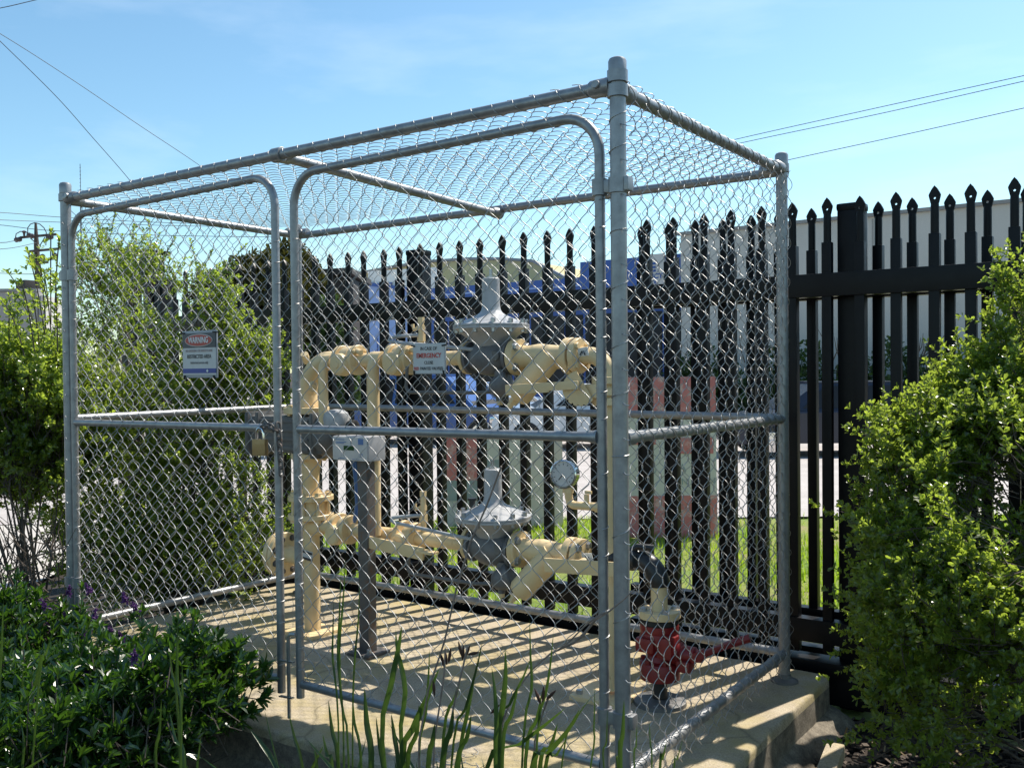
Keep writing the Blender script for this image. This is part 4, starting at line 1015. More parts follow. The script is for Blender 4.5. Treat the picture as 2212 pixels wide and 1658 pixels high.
# the shrub on the right in front of the fence
shrub("bright_shrub", "bright yellow-green small-leaved shrub spilling in front of the black fence", "shrub",
      [B(2240, 770, 1.22, (.16, .2, .24)), B(2235, 640, 1.25, (.1, .16, .18)), B(2150, 850, 1.12, (.16, .2, .12)), B(2060, 920, 1.0, (.15, .2, .1)), B(1960, 970, .95, (.13, .18, .09)), B(2160, 980, .85, (.24, .22, .13)), B(2030, 1040, .8, (.2, .2, .12)), B(2250, 1010, .75, (.22, .24, .16)),
       B(2110, 1130, .65, (.26, .24, .15)), B(2260, 1180, .55, (.26, .26, .18)), B(1960, 1150, .8, (.12, .18, .1)), B(1850, 1105, .9, (.09, .1, .05)), B(2000, 1260, .75, (.17, .22, .17)), B(2140, 1350, .65, (.3, .28, .18)), B(1940, 1370, .9, (.13, .18, .18)), B(2060, 1530, .7, (.28, .3, .15)), B(2240, 1560, .6, (.35, .3, .2)), B(2330, 1300, .7, (.3, .3, .35)), B(2340, 900, 1.1, (.3, .3, .2))],
      (1.25, .8, -.17), 2900, 5, .0185, .55, LEAF_S, 47, sprig=7, sprig_len=.085, shoots=330, shoot_len=.1, clip=lambda P: before_fence(P) & (P[:, 0] > .16), thr=-.3, freq=7.0, stems=22, stem_r=.7, twigs=.7, inner=1.0, twig_r=.0016)
# hebe mound in the front left corner
hb, HP, HO = shrub("hebe_bush", "glossy dark green low bush with purple flower heads before the left gate", "bush",
      [B(90, 1400, -.28, (.34, .24, .21)), B(290, 1420, -.28, (.3, .22, .17)), B(430, 1480, -.3, (.26, .2, .16)), B(130, 1580, -.6, (.45, .3, .22)), B(380, 1590, -.55, (.34, .26, .2)), B(520, 1555, -.36, (.19, .17, .15)), B(330, 1700, -.85, (.42, .3, .2)), B(80, 1750, -.95, (.4, .3, .25)), B(-60, 1450, -.5, (.4, .4, .3)), B(545, 1640, -.55, (.15, .16, .14)), B(560, 1545, -.3, (.14, .13, .13))],
      (-1.95, -.45, -.18), 3900, 9, .042, .36, LEAF_B, 53, shoots=50, shoot_len=.09, thr=-.4, inner=.55, shape="lance", up=.9, stems=30, floor=-.2,
      clip=lambda P: ~((P[:, 0] > -2.83) & (P[:, 1] > -.06)) & (P[:, 0] < -1.2), amin=.35, amax=1.15)
rg = np.random.default_rng(4); fl = MB()
top = [i for i in range(len(HP)) if HO[i][2] > .35 and HP[i][2] > .0]
Vp, Fp, oo = [], [], 0
for q in [(62, 1290), (150, 1275), (190, 1270), (95, 1303), (140, 1335), (205, 1328), (105, 1355), (180, 1360), (240, 1365), (260, 1375), (205, 1430), (190, 1450), (95, 1485), (290, 1310), (22, 1305), (165, 1395), (290, 1420), (125, 1510), (110, 1575), (270, 1290), (10, 1370)]:
    p = np.array(on_y(q[0], q[1], rg.uniform(-.32, -.18) if q[1] < 1400 else rg.uniform(-.6, -.45)))
    n = 70; a = unit(np.array([rg.normal(0, .25), rg.normal(0, .25) - .2, 1.0])); t = rg.random(n)
    C = p + a * ((t - .5) * .042)[:, None]; d = unit(rg.normal(size=(n, 3)) + a * .5); 
    v, f = leaves_np(C, d, unit(rg.normal(size=(n, 3))), .013 * (1.25 - t * .6) * rg.uniform(.7, 1.3, n), .42); Vp.append(v); Fp.append(f + oo); oo += len(v)
link("flower_heads", np_mesh("flower_heads", np.concatenate(Vp), np.concatenate(Fp), PETAL), hb)

# strap-leaved clumps in front
def strap(mb, pts, w, fold=.25, n=12):
    pts = [Vector(p) for p in pts]
    def bez(t):
        if len(pts) == 2: return pts[0].lerp(pts[1], t)
        k = t * (len(pts) - 1); i = min(int(k), len(pts) - 2); f = k - i
        p0, p1, p2, p3 = pts[max(i - 1, 0)], pts[i], pts[i + 1], pts[min(i + 2, len(pts) - 1)]
        return .5 * ((2 * p1) + (p2 - p0) * f + (2 * p0 - 5 * p1 + 4 * p2 - p3) * f * f + (3 * p1 - p0 - 3 * p2 + p3) * f ** 3)
    P = [bez(i / n) for i in range(n + 1)]; vs = []
    tw = random.uniform(-.5, .5); rt = Vector((_r.x, _r.y, 0))
    for i, p in enumerate(P):
        t = i / n; d = (P[min(i + 1, n)] - P[max(i - 1, 0)]).normalized()
        s = (rt - d * rt.dot(d)).normalized(); nn = s.cross(d); a = tw * t
        s2 = s * math.cos(a) + nn * math.sin(a); nn = s2.cross(d)
        ww = w * (.55 + .45 * math.sin(min(1, t * 1.6) * math.pi / 2)) * (1 - max(0, (t - .55) / .45) ** 1.6)
        vs += [p - s2 * ww / 2 + nn * ww * fold, p - nn * ww * .05, p + s2 * ww / 2 + nn * ww * fold]
    fs = [(3 * i + j, 3 * i + j + 1, 3 * i + j + 4, 3 * i + j + 3) for i in range(n) for j in (0, 1)]
    mb.add(vs, fs)
def clump(label, base_px, Y, blades_, extra, seed, stems=(), buds=(), group="strap-leaved clumps along the bed edge", spread=.16, h=(.25, .5), w=(.008, .02), thin=()):
    rg = random.Random(seed)
    b0 = on_z(base_px[0], base_px[1], -.18) if Y is None else None
    base = Vector((on_y(base_px[0], 1600, Y).x, Y, -.185))
    root = thing("strap_plant", label, "strap-leaved plant", base, group)
    mb = MB()
    for bl in blades_:
        y0 = Y + rg.uniform(-.07, .07); w_ = bl[-1]; px = bl[:-1]
        tip_first = [on_y(a, b_, y0 + (.0 if i else .0)) for i, (a, b_) in enumerate(px)]
        low = tip_first[-1]; foot = Vector((low.x + (base.x - low.x) * .45, y0, -.19))
        strap(mb, [foot] + tip_first[::-1], w_ * .66)
    for i in range(int(extra * 2.6)):
        a = rg.uniform(0, 6.28); f = base + Vector((rg.gauss(0, spread * .5), rg.gauss(0, spread * .25), 0)); hh = rg.uniform(*h); ln = rg.uniform(.1, .95) * hh
        d = Vector((math.cos(a), math.sin(a) * .6, 0))
        strap(mb, [f, f + d * ln * .25 + Vector((0, 0, hh * .55)), f + d * ln + Vector((0, 0, hh * rg.uniform(.75, 1)))], rg.uniform(*w))
    mb.build("leaves", LEAF_C, root, True, 3)
    if stems:
        mb = MB()
        for st in stems:
            y0 = Y + rg.uniform(-.05, .05); pts = [on_y(a, b_, y0) for a, b_ in st]
            pts.append(Vector((pts[-1].x * .6 + base.x * .4, y0, -.19))); mb.tube(pts, [.0022] * (len(pts) - 1) + [.003], 6)
        mb.build("flower_stems", DRYSTEM, root)
    if buds:
        mb = MB()
        for (a, b_, tx, tz) in buds:
            p = on_y(a, b_, Y); d = Vector((tx, 0, tz)).normalized(); mb.lathe(p, d, [(0, .001), (.009, .0036), (.02, .004), (.032, .0018), (.037, .0004)], 7)
        mb.build("seed_pods", BUDM, root)
    return root
T = lambda *p: list(p)
clump("dark green strap-leaved clump with two tall thin blades at the bottom centre left", (745, 1660), -.38, [
    [(721, 1294), (719, 1372), (719, 1425), (731, 1560), .0085], [(746, 1202), (742, 1290), (733, 1400), (738, 1520), (752, 1600), .0105], [(737, 1225), (733, 1330), (730, 1430), (742, 1570), .009], [(777, 1250), (774, 1340), (766, 1430), (762, 1560), .008],
    [(709, 1510), (718, 1580), (730, 1640), .017], [(697, 1583), (708, 1630), (718, 1662), .018], [(677, 1620), (686, 1662), .012], [(762, 1500), (766, 1560), (780, 1640), .012], [(787, 1484), (792, 1560), (802, 1662), .024], [(624, 1540), (637, 1592), (655, 1662), .015], [(540, 1575), (568, 1610), (600, 1662), .022], [(571, 1530), (587, 1600), (603, 1662), .007]],
    14, 3, spread=.2, h=(.16, .36), w=(.004, .012))
clump("broad strap-leaved clump with brown seed pods at the bottom centre", (900, 1660), -.40, [
    [(868, 1350), (862, 1395), (845, 1480), (826, 1600), .022], [(855, 1358), (858, 1400), (868, 1440), (876, 1500), (866, 1610), .02], [(949, 1441), (925, 1500), (893, 1570), (870, 1640), .026], [(928, 1400), (926, 1460), (920, 1540), (905, 1640), .011], [(1002, 1430), (985, 1500), (958, 1590), .012], [(1028, 1448), (1012, 1530), (992, 1643), .015], [(980, 1530), (972, 1580), (955, 1650), .022], [(1018, 1540), (1008, 1590), (985, 1660), .02], [(905, 1520), (900, 1580), (880, 1660), .02], [(845, 1540), (852, 1590), (862, 1660), .018], [(812, 1545), (818, 1600), (828, 1662), .013], [(940, 1560), (935, 1600), (925, 1660), .02], [(1042, 1385), (1030, 1440), (1005, 1530), (980, 1600), .01]],
    26, 5, stems=[[(1083, 1007), (1050, 1095), (1016, 1170), (985, 1275), (960, 1385), (925, 1490), (905, 1600)], [(1010, 1395), (1000, 1440), (985, 1500), (965, 1600)], [(962, 1400), (960, 1450), (950, 1520), (938, 1600)]],
    buds=[(965, 1435, -.15, 1), (969, 1430, .2, 1), (960, 1440, -.4, 1), (999, 1425, .1, 1), (1003, 1420, .5, .9), (998, 1418, -.3, 1), (1010, 1413, .9, .3), (936, 1470, .1, -1), (1060, 1540, .5, .5)], spread=.22, h=(.2, .42), w=(.005, .015))
clump("tall strap-leaved clump with one pale bent leaf at the bottom right of centre", (1110, 1660), -.38, [
    [(1091, 1398), (1092, 1460), (1085, 1530), (1078, 1620), .02], [(1062, 1440), (1069, 1500), (1072, 1570), (1070, 1650), .017], [(1148, 1416), (1130, 1460), (1100, 1520), (1075, 1590), .012], [(1144, 1335), (1146, 1420), (1148, 1490), (1130, 1600), .0095], [(1196, 1362), (1188, 1440), (1178, 1500), (1160, 1600), .0095], [(1222, 1527), (1180, 1560), (1120, 1605), (1050, 1662), .02], [(1253, 1528), (1225, 1575), (1180, 1625), (1148, 1665), .024], [(1170, 1495), (1160, 1550), (1135, 1640), .014], [(1120, 1480), (1105, 1540), (1085, 1630), .014], [(1205, 1560), (1190, 1610), (1165, 1662), .016], [(1223, 1595), (1200, 1630), (1175, 1670), .014], [(1285, 1480), (1283, 1570), (1275, 1660), .006], [(1280, 1500), (1240, 1560), (1215, 1640), .006]],
    26, 7, stems=[[(1185, 1505), (1172, 1540), (1155, 1600)]], buds=[(1172, 1515, .1, 1), (1180, 1510, .7, .7), (1168, 1520, -.4, .8)], spread=.2, h=(.2, .42), w=(.005, .015))
clump("wispy grass-like clump at the foot of the near corner post", (1400, 1660), -.22, [
    [(1376, 1560), (1374, 1610), (1370, 1662), .006], [(1402, 1555), (1405, 1610), (1408, 1662), .006], [(1348, 1510), (1345, 1580), (1340, 1662), .016], [(1312, 1530), (1310, 1600), (1305, 1662), .006], [(1440, 1600), (1430, 1640), (1425, 1665), .01], [(1475, 1595), (1462, 1640), (1455, 1670), .006], [(1335, 1590), (1336, 1630), (1335, 1670), .008]],
    22, 9, spread=.26, h=(.1, .24), w=(.003, .008))
clump("pale strap-leaved clump rising through the dark bush on the far left", (30, 1660), -.85, [
    [(8, 1290), (5, 1400), (0, 1520), .016], [(50, 1430), (48, 1500), (40, 1600), .012], [(88, 1410), (80, 1470), (62, 1560), .018], [(115, 1360), (100, 1410), (85, 1470), .01], [(45, 1560), (52, 1600), (48, 1662), .01], [(14, 1480), (10, 1560), (0, 1640), .012]],
    10, 12, spread=.2, h=(.25, .5), w=(.008, .016))
clump("thin strap-leaved clump rising through the dark bush near the left gate", (390, 1660), -.8, [
    [(385, 1328), (383, 1400), (384, 1480), (392, 1570), .01], [(366, 1390), (372, 1450), (385, 1540), .011], [(349, 1508), (345, 1580), (338, 1662), .011], [(393, 1430), (394, 1500), (392, 1600), .009], [(366, 1535), (380, 1600), (400, 1662), .012], [(434, 1590), (428, 1640), (425, 1680), .008]],
    8, 14, spread=.12, h=(.2, .36), w=(.006, .012))
# a dry branch caught on the cage
mb = MB()
pts = [on_y(a, b_, -.06 - .0 * i) for i, (a, b_) in enumerate([(1381, 1262), (1350, 1292), (1318, 1318), (1286, 1338), (1262, 1368), (1240, 1388), (1190, 1410), (1150, 1445), (1108, 1500), (1085, 1560), (1075, 1640)])]
mb.tube(pts + [Vector((pts[-1].x, -.2, -.18))], [.0012, .0018, .0022, .003, .004, .003, .0025, .0025, .0026, .003, .003, .003], 7)
mb.tube([on_y(1318, 1318, -.06), on_y(1296, 1326, -.065), on_y(1262, 1352, -.07), on_y(1225, 1390, -.07), on_y(1160, 1432, -.07)], [.001, .002, .0022, .002, .001], 6)
mb.tube([on_y(1283, 1340, -.06), on_y(1289, 1326, -.06)], [.0015, .0006], 5); mb.tube([on_y(1300, 1330, -.06), on_y(1311, 1318, -.06)], [.0015, .0006], 5)
o = mb.build("dry_branch", DRYSTEM); tag(o, "thin dry brown branch leaning on the cage across the near corner post", "branch")
# scraps of bent tie wire on the pad edge
mb = MB(); rg = random.Random(2)
for i in range(9):
    c = Vector(on_z(960 + rg.uniform(-30, 40), 1640 + rg.uniform(-25, 25), .004)); a0 = rg.uniform(0, 6)
    mb.tube([c + Vector((math.cos(a0 + k * .35) * rg.uniform(.05, .07), math.sin(a0 + k * .35) * .035, .004 + .003 * (k % 3))) for k in range(9)], .0013, 5)
o = mb.build("wire_scraps", WIRE); tag(o, "loose tangle of cut tie wire lying on the front of the pad", "wire scraps")

# ================================================================== beyond the fence
WARM = concrete("warehouse_panel_paint", (0.5, 0.49, 0.46), (0.54, 0.53, 0.5), (0.58, 0.565, 0.54), None, .8, .5)
GREYW = concrete("grey_building_render", (0.3, 0.29, 0.28), (0.34, 0.33, 0.32), (0.38, 0.37, 0.35), None, .8, .8)
YELW = concrete("tan_yellow_cladding", (0.52, 0.43, 0.2), (0.56, 0.47, 0.23), (0.6, 0.5, 0.26), None, .8, .4)
PALEB = painted("pale_blue_cladding", (0.25, 0.36, 0.66), (0.28, 0.4, 0.7), .55, 1, None, .02)
DEEPB = painted("deep_blue_cladding", (0.025, 0.085, 0.32), (0.035, 0.1, 0.36), .5, 1, None, .02)
GLASS = painted("dark_window_glass", (0.008, 0.01, 0.014), (0.016, 0.018, 0.022), .45, 2, None, .0)
GLASS.node_tree.nodes["Principled BSDF"].inputs["Specular IOR Level"].default_value = 0.3
SHEDM = painted("dark_brown_roofing", (0.03, 0.026, 0.024), (0.05, 0.043, 0.04), .7, 2, None, .1)
DARKR = painted("grey_gutter", (0.2, 0.2, 0.2), (0.25, 0.25, 0.25), .5, 2, None, .02)
ZR = -.6
# --- warehouse
wh = thing("warehouse", "large plain grey-beige concrete warehouse beyond the fence on the right", "warehouse", (4, 26, ZR))
MB().box((12.0 - 11.64 + 12, 36, (5.48 + ZR) / 2), (48, 20, 5.48 - ZR)).build("wall", WARM, wh)
for i in range(1, 8): MB().box((-11.64 + 6.0 * i, 25.99, 2.4), (.03, .03, 6)).build("panel_joint", GREYW, wh)
MB().box((12.36, 25.97, 5.52), (48.2, .16, .1)).build("roof_capping", DARKR, wh)
# --- blue building
yb = 27.5
def seg(px0, px1, top, Y, z0=ZR): a = on_y(px0, top, Y); b_ = on_y(px1, top, Y); return a.x, b_.x, a.z
bb = thing("blue_building", "long low deep blue shopfront building with dark windows beyond the fence", "building", (-18, yb, ZR))
xa, xm, _ = seg(925, 1262, 610, yb); _, xe, _ = seg(925, 1500, 610, yb)
zt = on_y(1200, 604, yb).z; zt2 = on_y(1400, 556, yb).z; zwin = on_y(1200, 668, yb).z
MB().box(((xa + xe) / 2, yb + 4, (zwin + ZR) / 2), (xe - xa, 8, zwin - ZR)).build("wall", DEEPB, bb)
MB().box(((xa + xm) / 2, yb + 3.9, (zt + zwin) / 2), (xm - xa, 8.3, zt - zwin)).box(((xm + xe) / 2, yb + 3.9, (zt2 + zwin) / 2), (xe - xm, 8.36, zt2 - zwin)).build("fascia", DEEPB, bb)
MB().box(((xa + xm) / 2, yb - .27, zt - .3), (xm - xa, .02, .06)).build("fascia_stripe", PALEB, bb)
nW = 14
for i in range(nW):
    x0 = xa + .3 + (xe - xa - .6) * i / nW; x1 = xa + .3 + (xe - xa - .6) * (i + .86) / nW
    MB().box(((x0 + x1) / 2, yb - .0, (zwin - .25 + .35) / 2), (x1 - x0, .06, zwin - .25 - .35)).build("window", GLASS, bb)
sgn = MB().box((on_y(1416, 580, yb - .3).x, yb - .32, on_y(1416, 584, yb - .3).z), (.72, .06, 1.12)).build("sign_board", SIGNBODY, bb)
sx, sz = on_y(1416, 580, yb - .36).x, on_y(1416, 584, yb - .36).z
text_mesh("lettering", "E", .42, DEEPB, (sx - .1, yb - .36, sz + .1), (1, 0, 0), (0, 0, 1), sgn, .02)
text_mesh("lettering", "UCT", .22, DEEPB, (sx, yb - .36, sz - .2), (1, 0, 0), (0, 0, 1), sgn, .01, .55)
text_mesh("lettering", "OL", .16, DEEPB, (sx - .05, yb - .36, sz - .41), (1, 0, 0), (0, 0, 1), sgn, .005)
# --- tan yellow hall with the pale blue showroom front
yy = 36
yh = thing("yellow_hall", "tan yellow hall with curved roofline rising behind the blue buildings", "hall", (-28, yy, ZR))
prof = [(780, 592), (860, 577), (940, 566), (1020, 561), (1090, 561), (1155, 566), (1217, 598), (1240, 612)]
pts = [on_y(a, b_, yy) for a, b_ in prof]
poly = [(pts[0].x, ZR)] + [(p.x, p.z) for p in pts] + [(pts[-1].x, ZR)]
MB().prism(poly, (0, yy, 0), (1, 0, 0), (0, 0, 1), -12).build("wall", YELW, yh, False)
mb = MB()
for i in range(len(pts) - 1): mb.bar(pts[i] + Vector((0, -.1, .05)), pts[i + 1] + Vector((0, -.1, .05)), .3, .12)
mb.build("roof_edge", DARKR, yh)
for i in range(6): MB().box((pts[0].x + (pts[-1].x - pts[0].x) * (i + .5) / 6, yy - .0, 1.5), (.05, .06, 4)).build("cladding_joint", SHEDM, yh)
ys = 30
sh = thing("showroom", "pale blue showroom front with a white sign band beyond the fence", "building", (-22, ys, ZR))
a, b_ = on_y(762, 612, ys), on_y(945, 636, ys)
MB().prism([(a.x, ZR), (b_.x, ZR), (b_.x, b_.z), (a.x, a.z)], (0, ys, 0), (1, 0, 0), (0, 0, 1), -5).build("wall", PALEB, sh, False)
c0, c1, c2, c3 = on_y(797, 586, ys), on_y(945, 577, ys), on_y(945, 632, ys), on_y(797, 612, ys)
MB().prism([(c3.x, c3.z), (c2.x, c2.z), (c1.x, c1.z), (c0.x, c0.z)], (0, ys - .06, 0), (1, 0, 0), (0, 0, 1), -.25).build("sign_band", WHITEP, sh, False)
MB().bar(on_y(760, 608, ys - .15), on_y(947, 634, ys - .15), .12, .16).build("trim_strip", DEEPB, sh)
q = on_y(838, 612, ys - .12)
MB().bar(q, q + Vector((.22, 0, 0)), .03, .06).bar(q + Vector((.22, 0, .03)), q + Vector((.22, 0, -.24)), .03, .06, up=(0, 1, 0)).build("blue_emblem", DEEPB, sh)
for i in range(5):
    x = a.x + (b_.x - a.x) * (i + .5) / 5; MB().box((x, ys - .01, .9), (.04, .04, 3.6)).build("mullion", DEEPB, sh)
# --- dark shed and the dark conifers to the left of it
p0, p1 = at(690, 605, 26), at(775, 598, 26)
shd = thing("dark_shed", "low dark brown shed roof between the trees and the pale blue front", "shed", (p0.x, p0.y, ZR))
ex = Vector((_r.x, _r.y, 0))
MB().bar(Vector((p0.x, p0.y, (p0.z + ZR) / 2)) - ex * .3, Vector((p1.x, p1.y, (p0.z + ZR) / 2)), 3, p0.z - ZR - .1).build("wall", SHEDM, shd)
MB().bar(p0 - ex * .5, p1 + ex * .1, 3.4, .16).build("roof", SHEDM, shd)
# --- grey building at the far left
gb = thing("grey_building", "plain grey rendered building behind the shrubs at the far left", "building", tuple(at(30, 760, 26).xy) + (ZR,))
a_, b2 = at(-260, 634, 26), at(86, 630, 26); c_ = at(125, 636, 27.5)
h = a_.z - ZR
MB().bar(Vector((a_.x, a_.y, ZR + h / 2)), Vector((b2.x, b2.y, ZR + h / 2)), .3, h).build("wall", GREYW, gb)
MB().bar(Vector((b2.x, b2.y, ZR + h / 2 - .05)), Vector((c_.x, c_.y, ZR + h / 2 - .05)), .3, h - .1).build("side_wall", WARM, gb)
MB().bar(a_ + Vector((0, 0, .04)), b2 + Vector((0, 0, .04)), .4, .08).build("roof_edge", DARKR, gb)
v = at(62, 622, 27); MB().box((v.x, v.y, v.z + .05), (.5, .5, .32), bevel=.03).build("roof_vent", SHEDM, gb)
pp = [at(95, 700, 26.6), at(123, 703, 27.2)]; MB().bar(pp[0], pp[1], .3, .12).build("awning", SHEDM, gb)
MB().tube([at(87, 640, 25.9), at(90, 760, 25.9)], .05, 8).build("downpipe", DARKR, gb)

# --- trees and hedges far off
def crown_np(c, r, n, size, rg, squash=1.0):
    d = unit(rg.normal(size=(n, 3))); rad = rg.random(n) ** .4
    P = np.array(c) + d * np.array(r) * rad[:, None]
    f = np.sin(P[:, 0] * 2.3) + np.sin(P[:, 1] * 2.1 + 1) + np.sin(P[:, 2] * 2.9 + 2) + rg.normal(0, .6, n)
    P, d = P[f > -.9], d[f > -.9]
    A = unit(d * .7 + np.array([0, 0, .5]) + rg.normal(0, .4, P.shape))
    return P, A
def tree(name, label, base_px, dist, crowns, size, m, seed, cat="tree", group=None, per=5, n=700, trunk=.12):
    rg = np.random.default_rng(seed); b = at(base_px, 800, dist); b.z = gz(b.x, b.y)
    root = thing(name, label, cat, b, group)
    Vs, Fs, o = [], [], 0
    for (px, py, r) in crowns:
        c = at(px, py, dist); P, A = crown_np(c, r, n, size, rg)
        v, f = rosettes(P, A, per, size, .4, rg); Vs.append(v); Fs.append(f + o); o += len(v)
    link("crown", np_mesh("crown", np.concatenate(Vs), np.concatenate(Fs), m), root)
    mb = MB(); mb.tube([b, b + Vector((.05, 0, .8)), at(crowns[0][0], crowns[0][1], dist)], [trunk, trunk * .8, trunk * .3], 8)
    for (px, py, r) in crowns: mb.tube([b + Vector((.03, 0, .7)), at(px, py + 10, dist)], [trunk * .5, trunk * .15], 6)
    mb.build("trunk", BARK, root)
GT = "conifers beyond the fence"
tree("conifer_tree", "dark olive rounded conifer behind the left end of the fence", 560, 22, [(560, 620, (1.0, .9, .8)), (520, 690, (.8, .8, .9)), (600, 690, (.8, .8, .9))], .2, LEAF_D, 3, group=GT)
tree("conifer_tree", "dark olive conifer peeping above the gate stiles", 640, 23, [(625, 600, (.7, .8, .9)), (660, 650, (.7, .8, .8)), (700, 700, (.5, .6, .9)), (640, 740, (.9, .8, .8))], .2, LEAF_D, 5, group=GT)
tree("conifer_tree", "low dark conifer just visible beside the tall shrub", 470, 24, [(480, 640, (.6, .8, .6)), (460, 720, (.8, .8, .9))], .2, LEAF_D, 7, group=GT, n=500)
tree("dark_tree", "dark tree under the left end of the pale blue showroom", 715, 20, [(715, 720, (.35, .5, .8)), (735, 830, (.5, .5, .6))], .16, LEAF_E, 9, n=450)
# hedge along the warehouse
root = thing("hedge", "dark green clipped hedge along the foot of the warehouse wall", "hedge", (0, 24.6, ZR)); rg = np.random.default_rng(2)
Vs, Fs, o = [], [], 0
for i in range(26):
    x = -11 + i * .78; zt_ = 1.45 + .45 * math.sin(i * 1.7) + rg.uniform(-.2, .2)
    P, A = crown_np((x, 24.6, .4), (.75, .7, zt_ - .3), 260, .2, rg); v, f = rosettes(P, A, 5, .2, .4, rg); Vs.append(v); Fs.append(f + o); o += len(v)
link("foliage", np_mesh("foliage", np.concatenate(Vs), np.concatenate(Fs), LEAF_E), root)
mb = MB(); r2 = random.Random(4)
for i in range(26):
    x = -11 + i * .78; mb.tube([(x, 24.6, ZR), (x + .05, 24.6, 1.2)], [.05, .02], 6)
    if i % 3 == 0:
        for k in range(7):
            p = Vector((x + r2.uniform(-.3, .3), 24.5, 1.3)); e = p + Vector((r2.gauss(0, .3), 0, r2.uniform(.5, 1.1))); mb.tube([p, (p + e) / 2 + Vector((r2.gauss(0, .06), 0, 0)), e], [.02, .015, .006], 5)
mb.build("bare_branches", BARK, root)

# --- cars
def car(label, color, px, dist, heading, L=4.2, H=1.45, Wd=1.72, kind="hatch", z=None, rough=.25):
    cm = painted("car_paint_" + label.split()[0], tuple(.92 * c for c in color), color, rough, 3, None, .0)
    c = at(px, 900, dist); c.z = gz(c.x, c.y) if z is None else z
    root = thing("parked_car", label, "car", c, "cars parked across the road"); R = Matrix.Rotation(heading, 3, 'Z')
    tf = lambda p: R @ Vector(p) + c
    def obj(mb, name, m, par=root, smooth=True):
        mb.v = [tuple(tf(v)) for v in mb.v]; return mb.build(name, m, par, smooth, .5)
    h = H; hl = L / 2; bw = Wd / 2
    body = [(-hl, .28), (-hl + .03, .62), (-hl + .15, .76), (-hl + 1.0, .9), (hl - .5, .93), (hl - .03, .85), (hl, .4), (hl - .05, .28)]
    def loft(profile, wf):
        secs = []
        for y, s, dz in ((-1, .93, 0), (-.96, .985, 0), (-.8, 1, .01), (.8, 1, .01), (.96, .985, 0), (1, .93, 0)):
            secs.append([(x * (1 - (1 - s) * .5), y * wf, .28 + (zz - .28) * (s if zz > .4 else 1) + dz) for x, zz in profile])
        n = len(profile); vs = [p for s_ in secs for p in s_]; fs = []
        for a in range(len(secs) - 1):
            for i in range(n): fs.append((a * n + i, a * n + (i + 1) % n, (a + 1) * n + (i + 1) % n, (a + 1) * n + i))
        fs += [tuple(range(n - 1, -1, -1)), tuple((len(secs) - 1) * n + i for i in range(n))]
        return MB().add(vs, fs)
    obj(loft(body, bw), "body", cm)
    r0, r1 = (-hl + .95, -hl + 1.75), (hl - .25, hl - .62) if kind != "sedan" else (hl - .55, hl - 1.15)
    def trap(y0, y1, zlo, zhi, x0, x1, x2, x3): return [(x0, y0, zlo), (x1, y1, zhi), (x2, y1, zhi), (x3, y0, zlo)]
    x0, x1 = -hl + .95, -hl + 1.72
    x3, x2 = (hl - .12, hl - .55) if kind != "sedan" else (hl - .6, hl - 1.2)
    vs = trap(-bw * .93, -bw * .74, .9, h, x0, x1, x2, x3) + trap(bw * .93, bw * .74, .9, h, x0, x1, x2, x3)
    obj(MB().add(vs, [(0, 1, 2, 3), (7, 6, 5, 4), (0, 4, 5, 1), (1, 5, 6, 2), (2, 6, 7, 3), (3, 7, 4, 0)]), "cabin", cm, root, False)
    obj(MB().bar((x1 - .02, 0, h + .012), (x2 + .02, 0, h + .012), bw * 1.42, .035, bevel=.012), "roof", cm)
    e = .012
    for s in (-1, 1):
        def side(u0, u1):
            lo = lambda t: x0 + (x3 - x0) * t; hi = lambda t: x1 + (x2 - x1) * t
            a, b_ = .1, .9; yl = lambda t: s * (bw * (.93 - .19 * t) + e)
            f = lambda u, t: (lo(u) * (1 - t) + hi(u) * t, yl(t), .9 + (h - .9) * t)
            return MB().add([f(u0, a), f(u0, b_), f(u1, b_), f(u1, a)], [(0, 1, 2, 3) if s > 0 else (3, 2, 1, 0)])
        for u0, u1 in ((.13, .38), (.41, .66), (.69, .9)): obj(side(u0, u1), "window", GLASS, root, False)
        for xw in (-hl + .78, hl - .75):
            w = obj(MB().lathe((xw, s * (bw - .16), .31), (0, s, 0), [(0, .29), (.02, .31), (.17, .31), (.19, .28), (.19, .2)], 22), "wheel", RUBBER)
            obj(MB().lathe((xw, s * (bw + .028), .31), (0, s, 0), [(0, .2), (.008, .19), (.012, .06), (.02, .05)], 16), "rim", CHROME, w)
        obj(MB().box((-hl + .06, s * bw * .72, .66), (.14, .32, .13), bevel=.03), "headlight", CHROME)
        obj(MB().box((hl - .05, s * bw * .74, .72), (.12, .26, .2), bevel=.03), "tail_light", SIGNRED)
        obj(MB().box((x0 + .25, s * (bw * .93 + .1), .98), (.1, .16, .1), bevel=.03), "mirror", cm)
    for (ya, za, yb2, zb2, xa_, xb_, nm) in ((.8, .93, .66, h - .06, x0 - e, x1 - .06, "windscreen"), (.8, .93, .66, h - .06, x3 + e, x2 + .06, "rear_window")):
        k = .06
        obj(MB().add([(xa_ + (xb_ - xa_) * .06, -bw * ya, za), (xa_ + (xb_ - xa_) * 1.0, -bw * yb2, zb2), (xa_ + (xb_ - xa_) * 1.0, bw * yb2, zb2), (xa_ + (xb_ - xa_) * .06, bw * ya, za)], [(0, 1, 2, 3)]), nm, GLASS, root, False)
    obj(MB().box((-hl + .02, 0, .42), (.08, Wd * .8, .16), bevel=.03), "bumper", RUBBER)
    obj(MB().box((-hl - .02, 0, .5), (.02, .38, .1)), "number_plate", WHITEP)
    return root
rh = math.atan2(_r.y, _r.x)
car("dark navy car parked side-on behind the fence to the right of the cage", (.012, .016, .035), 1800, 18.6, rh, 4.5, 1.42, kind="sedan")
car("white wagon parked side-on behind the near corner post", (.6, .62, .64), 1262, 21, rh + .05, 4.3, 1.38)
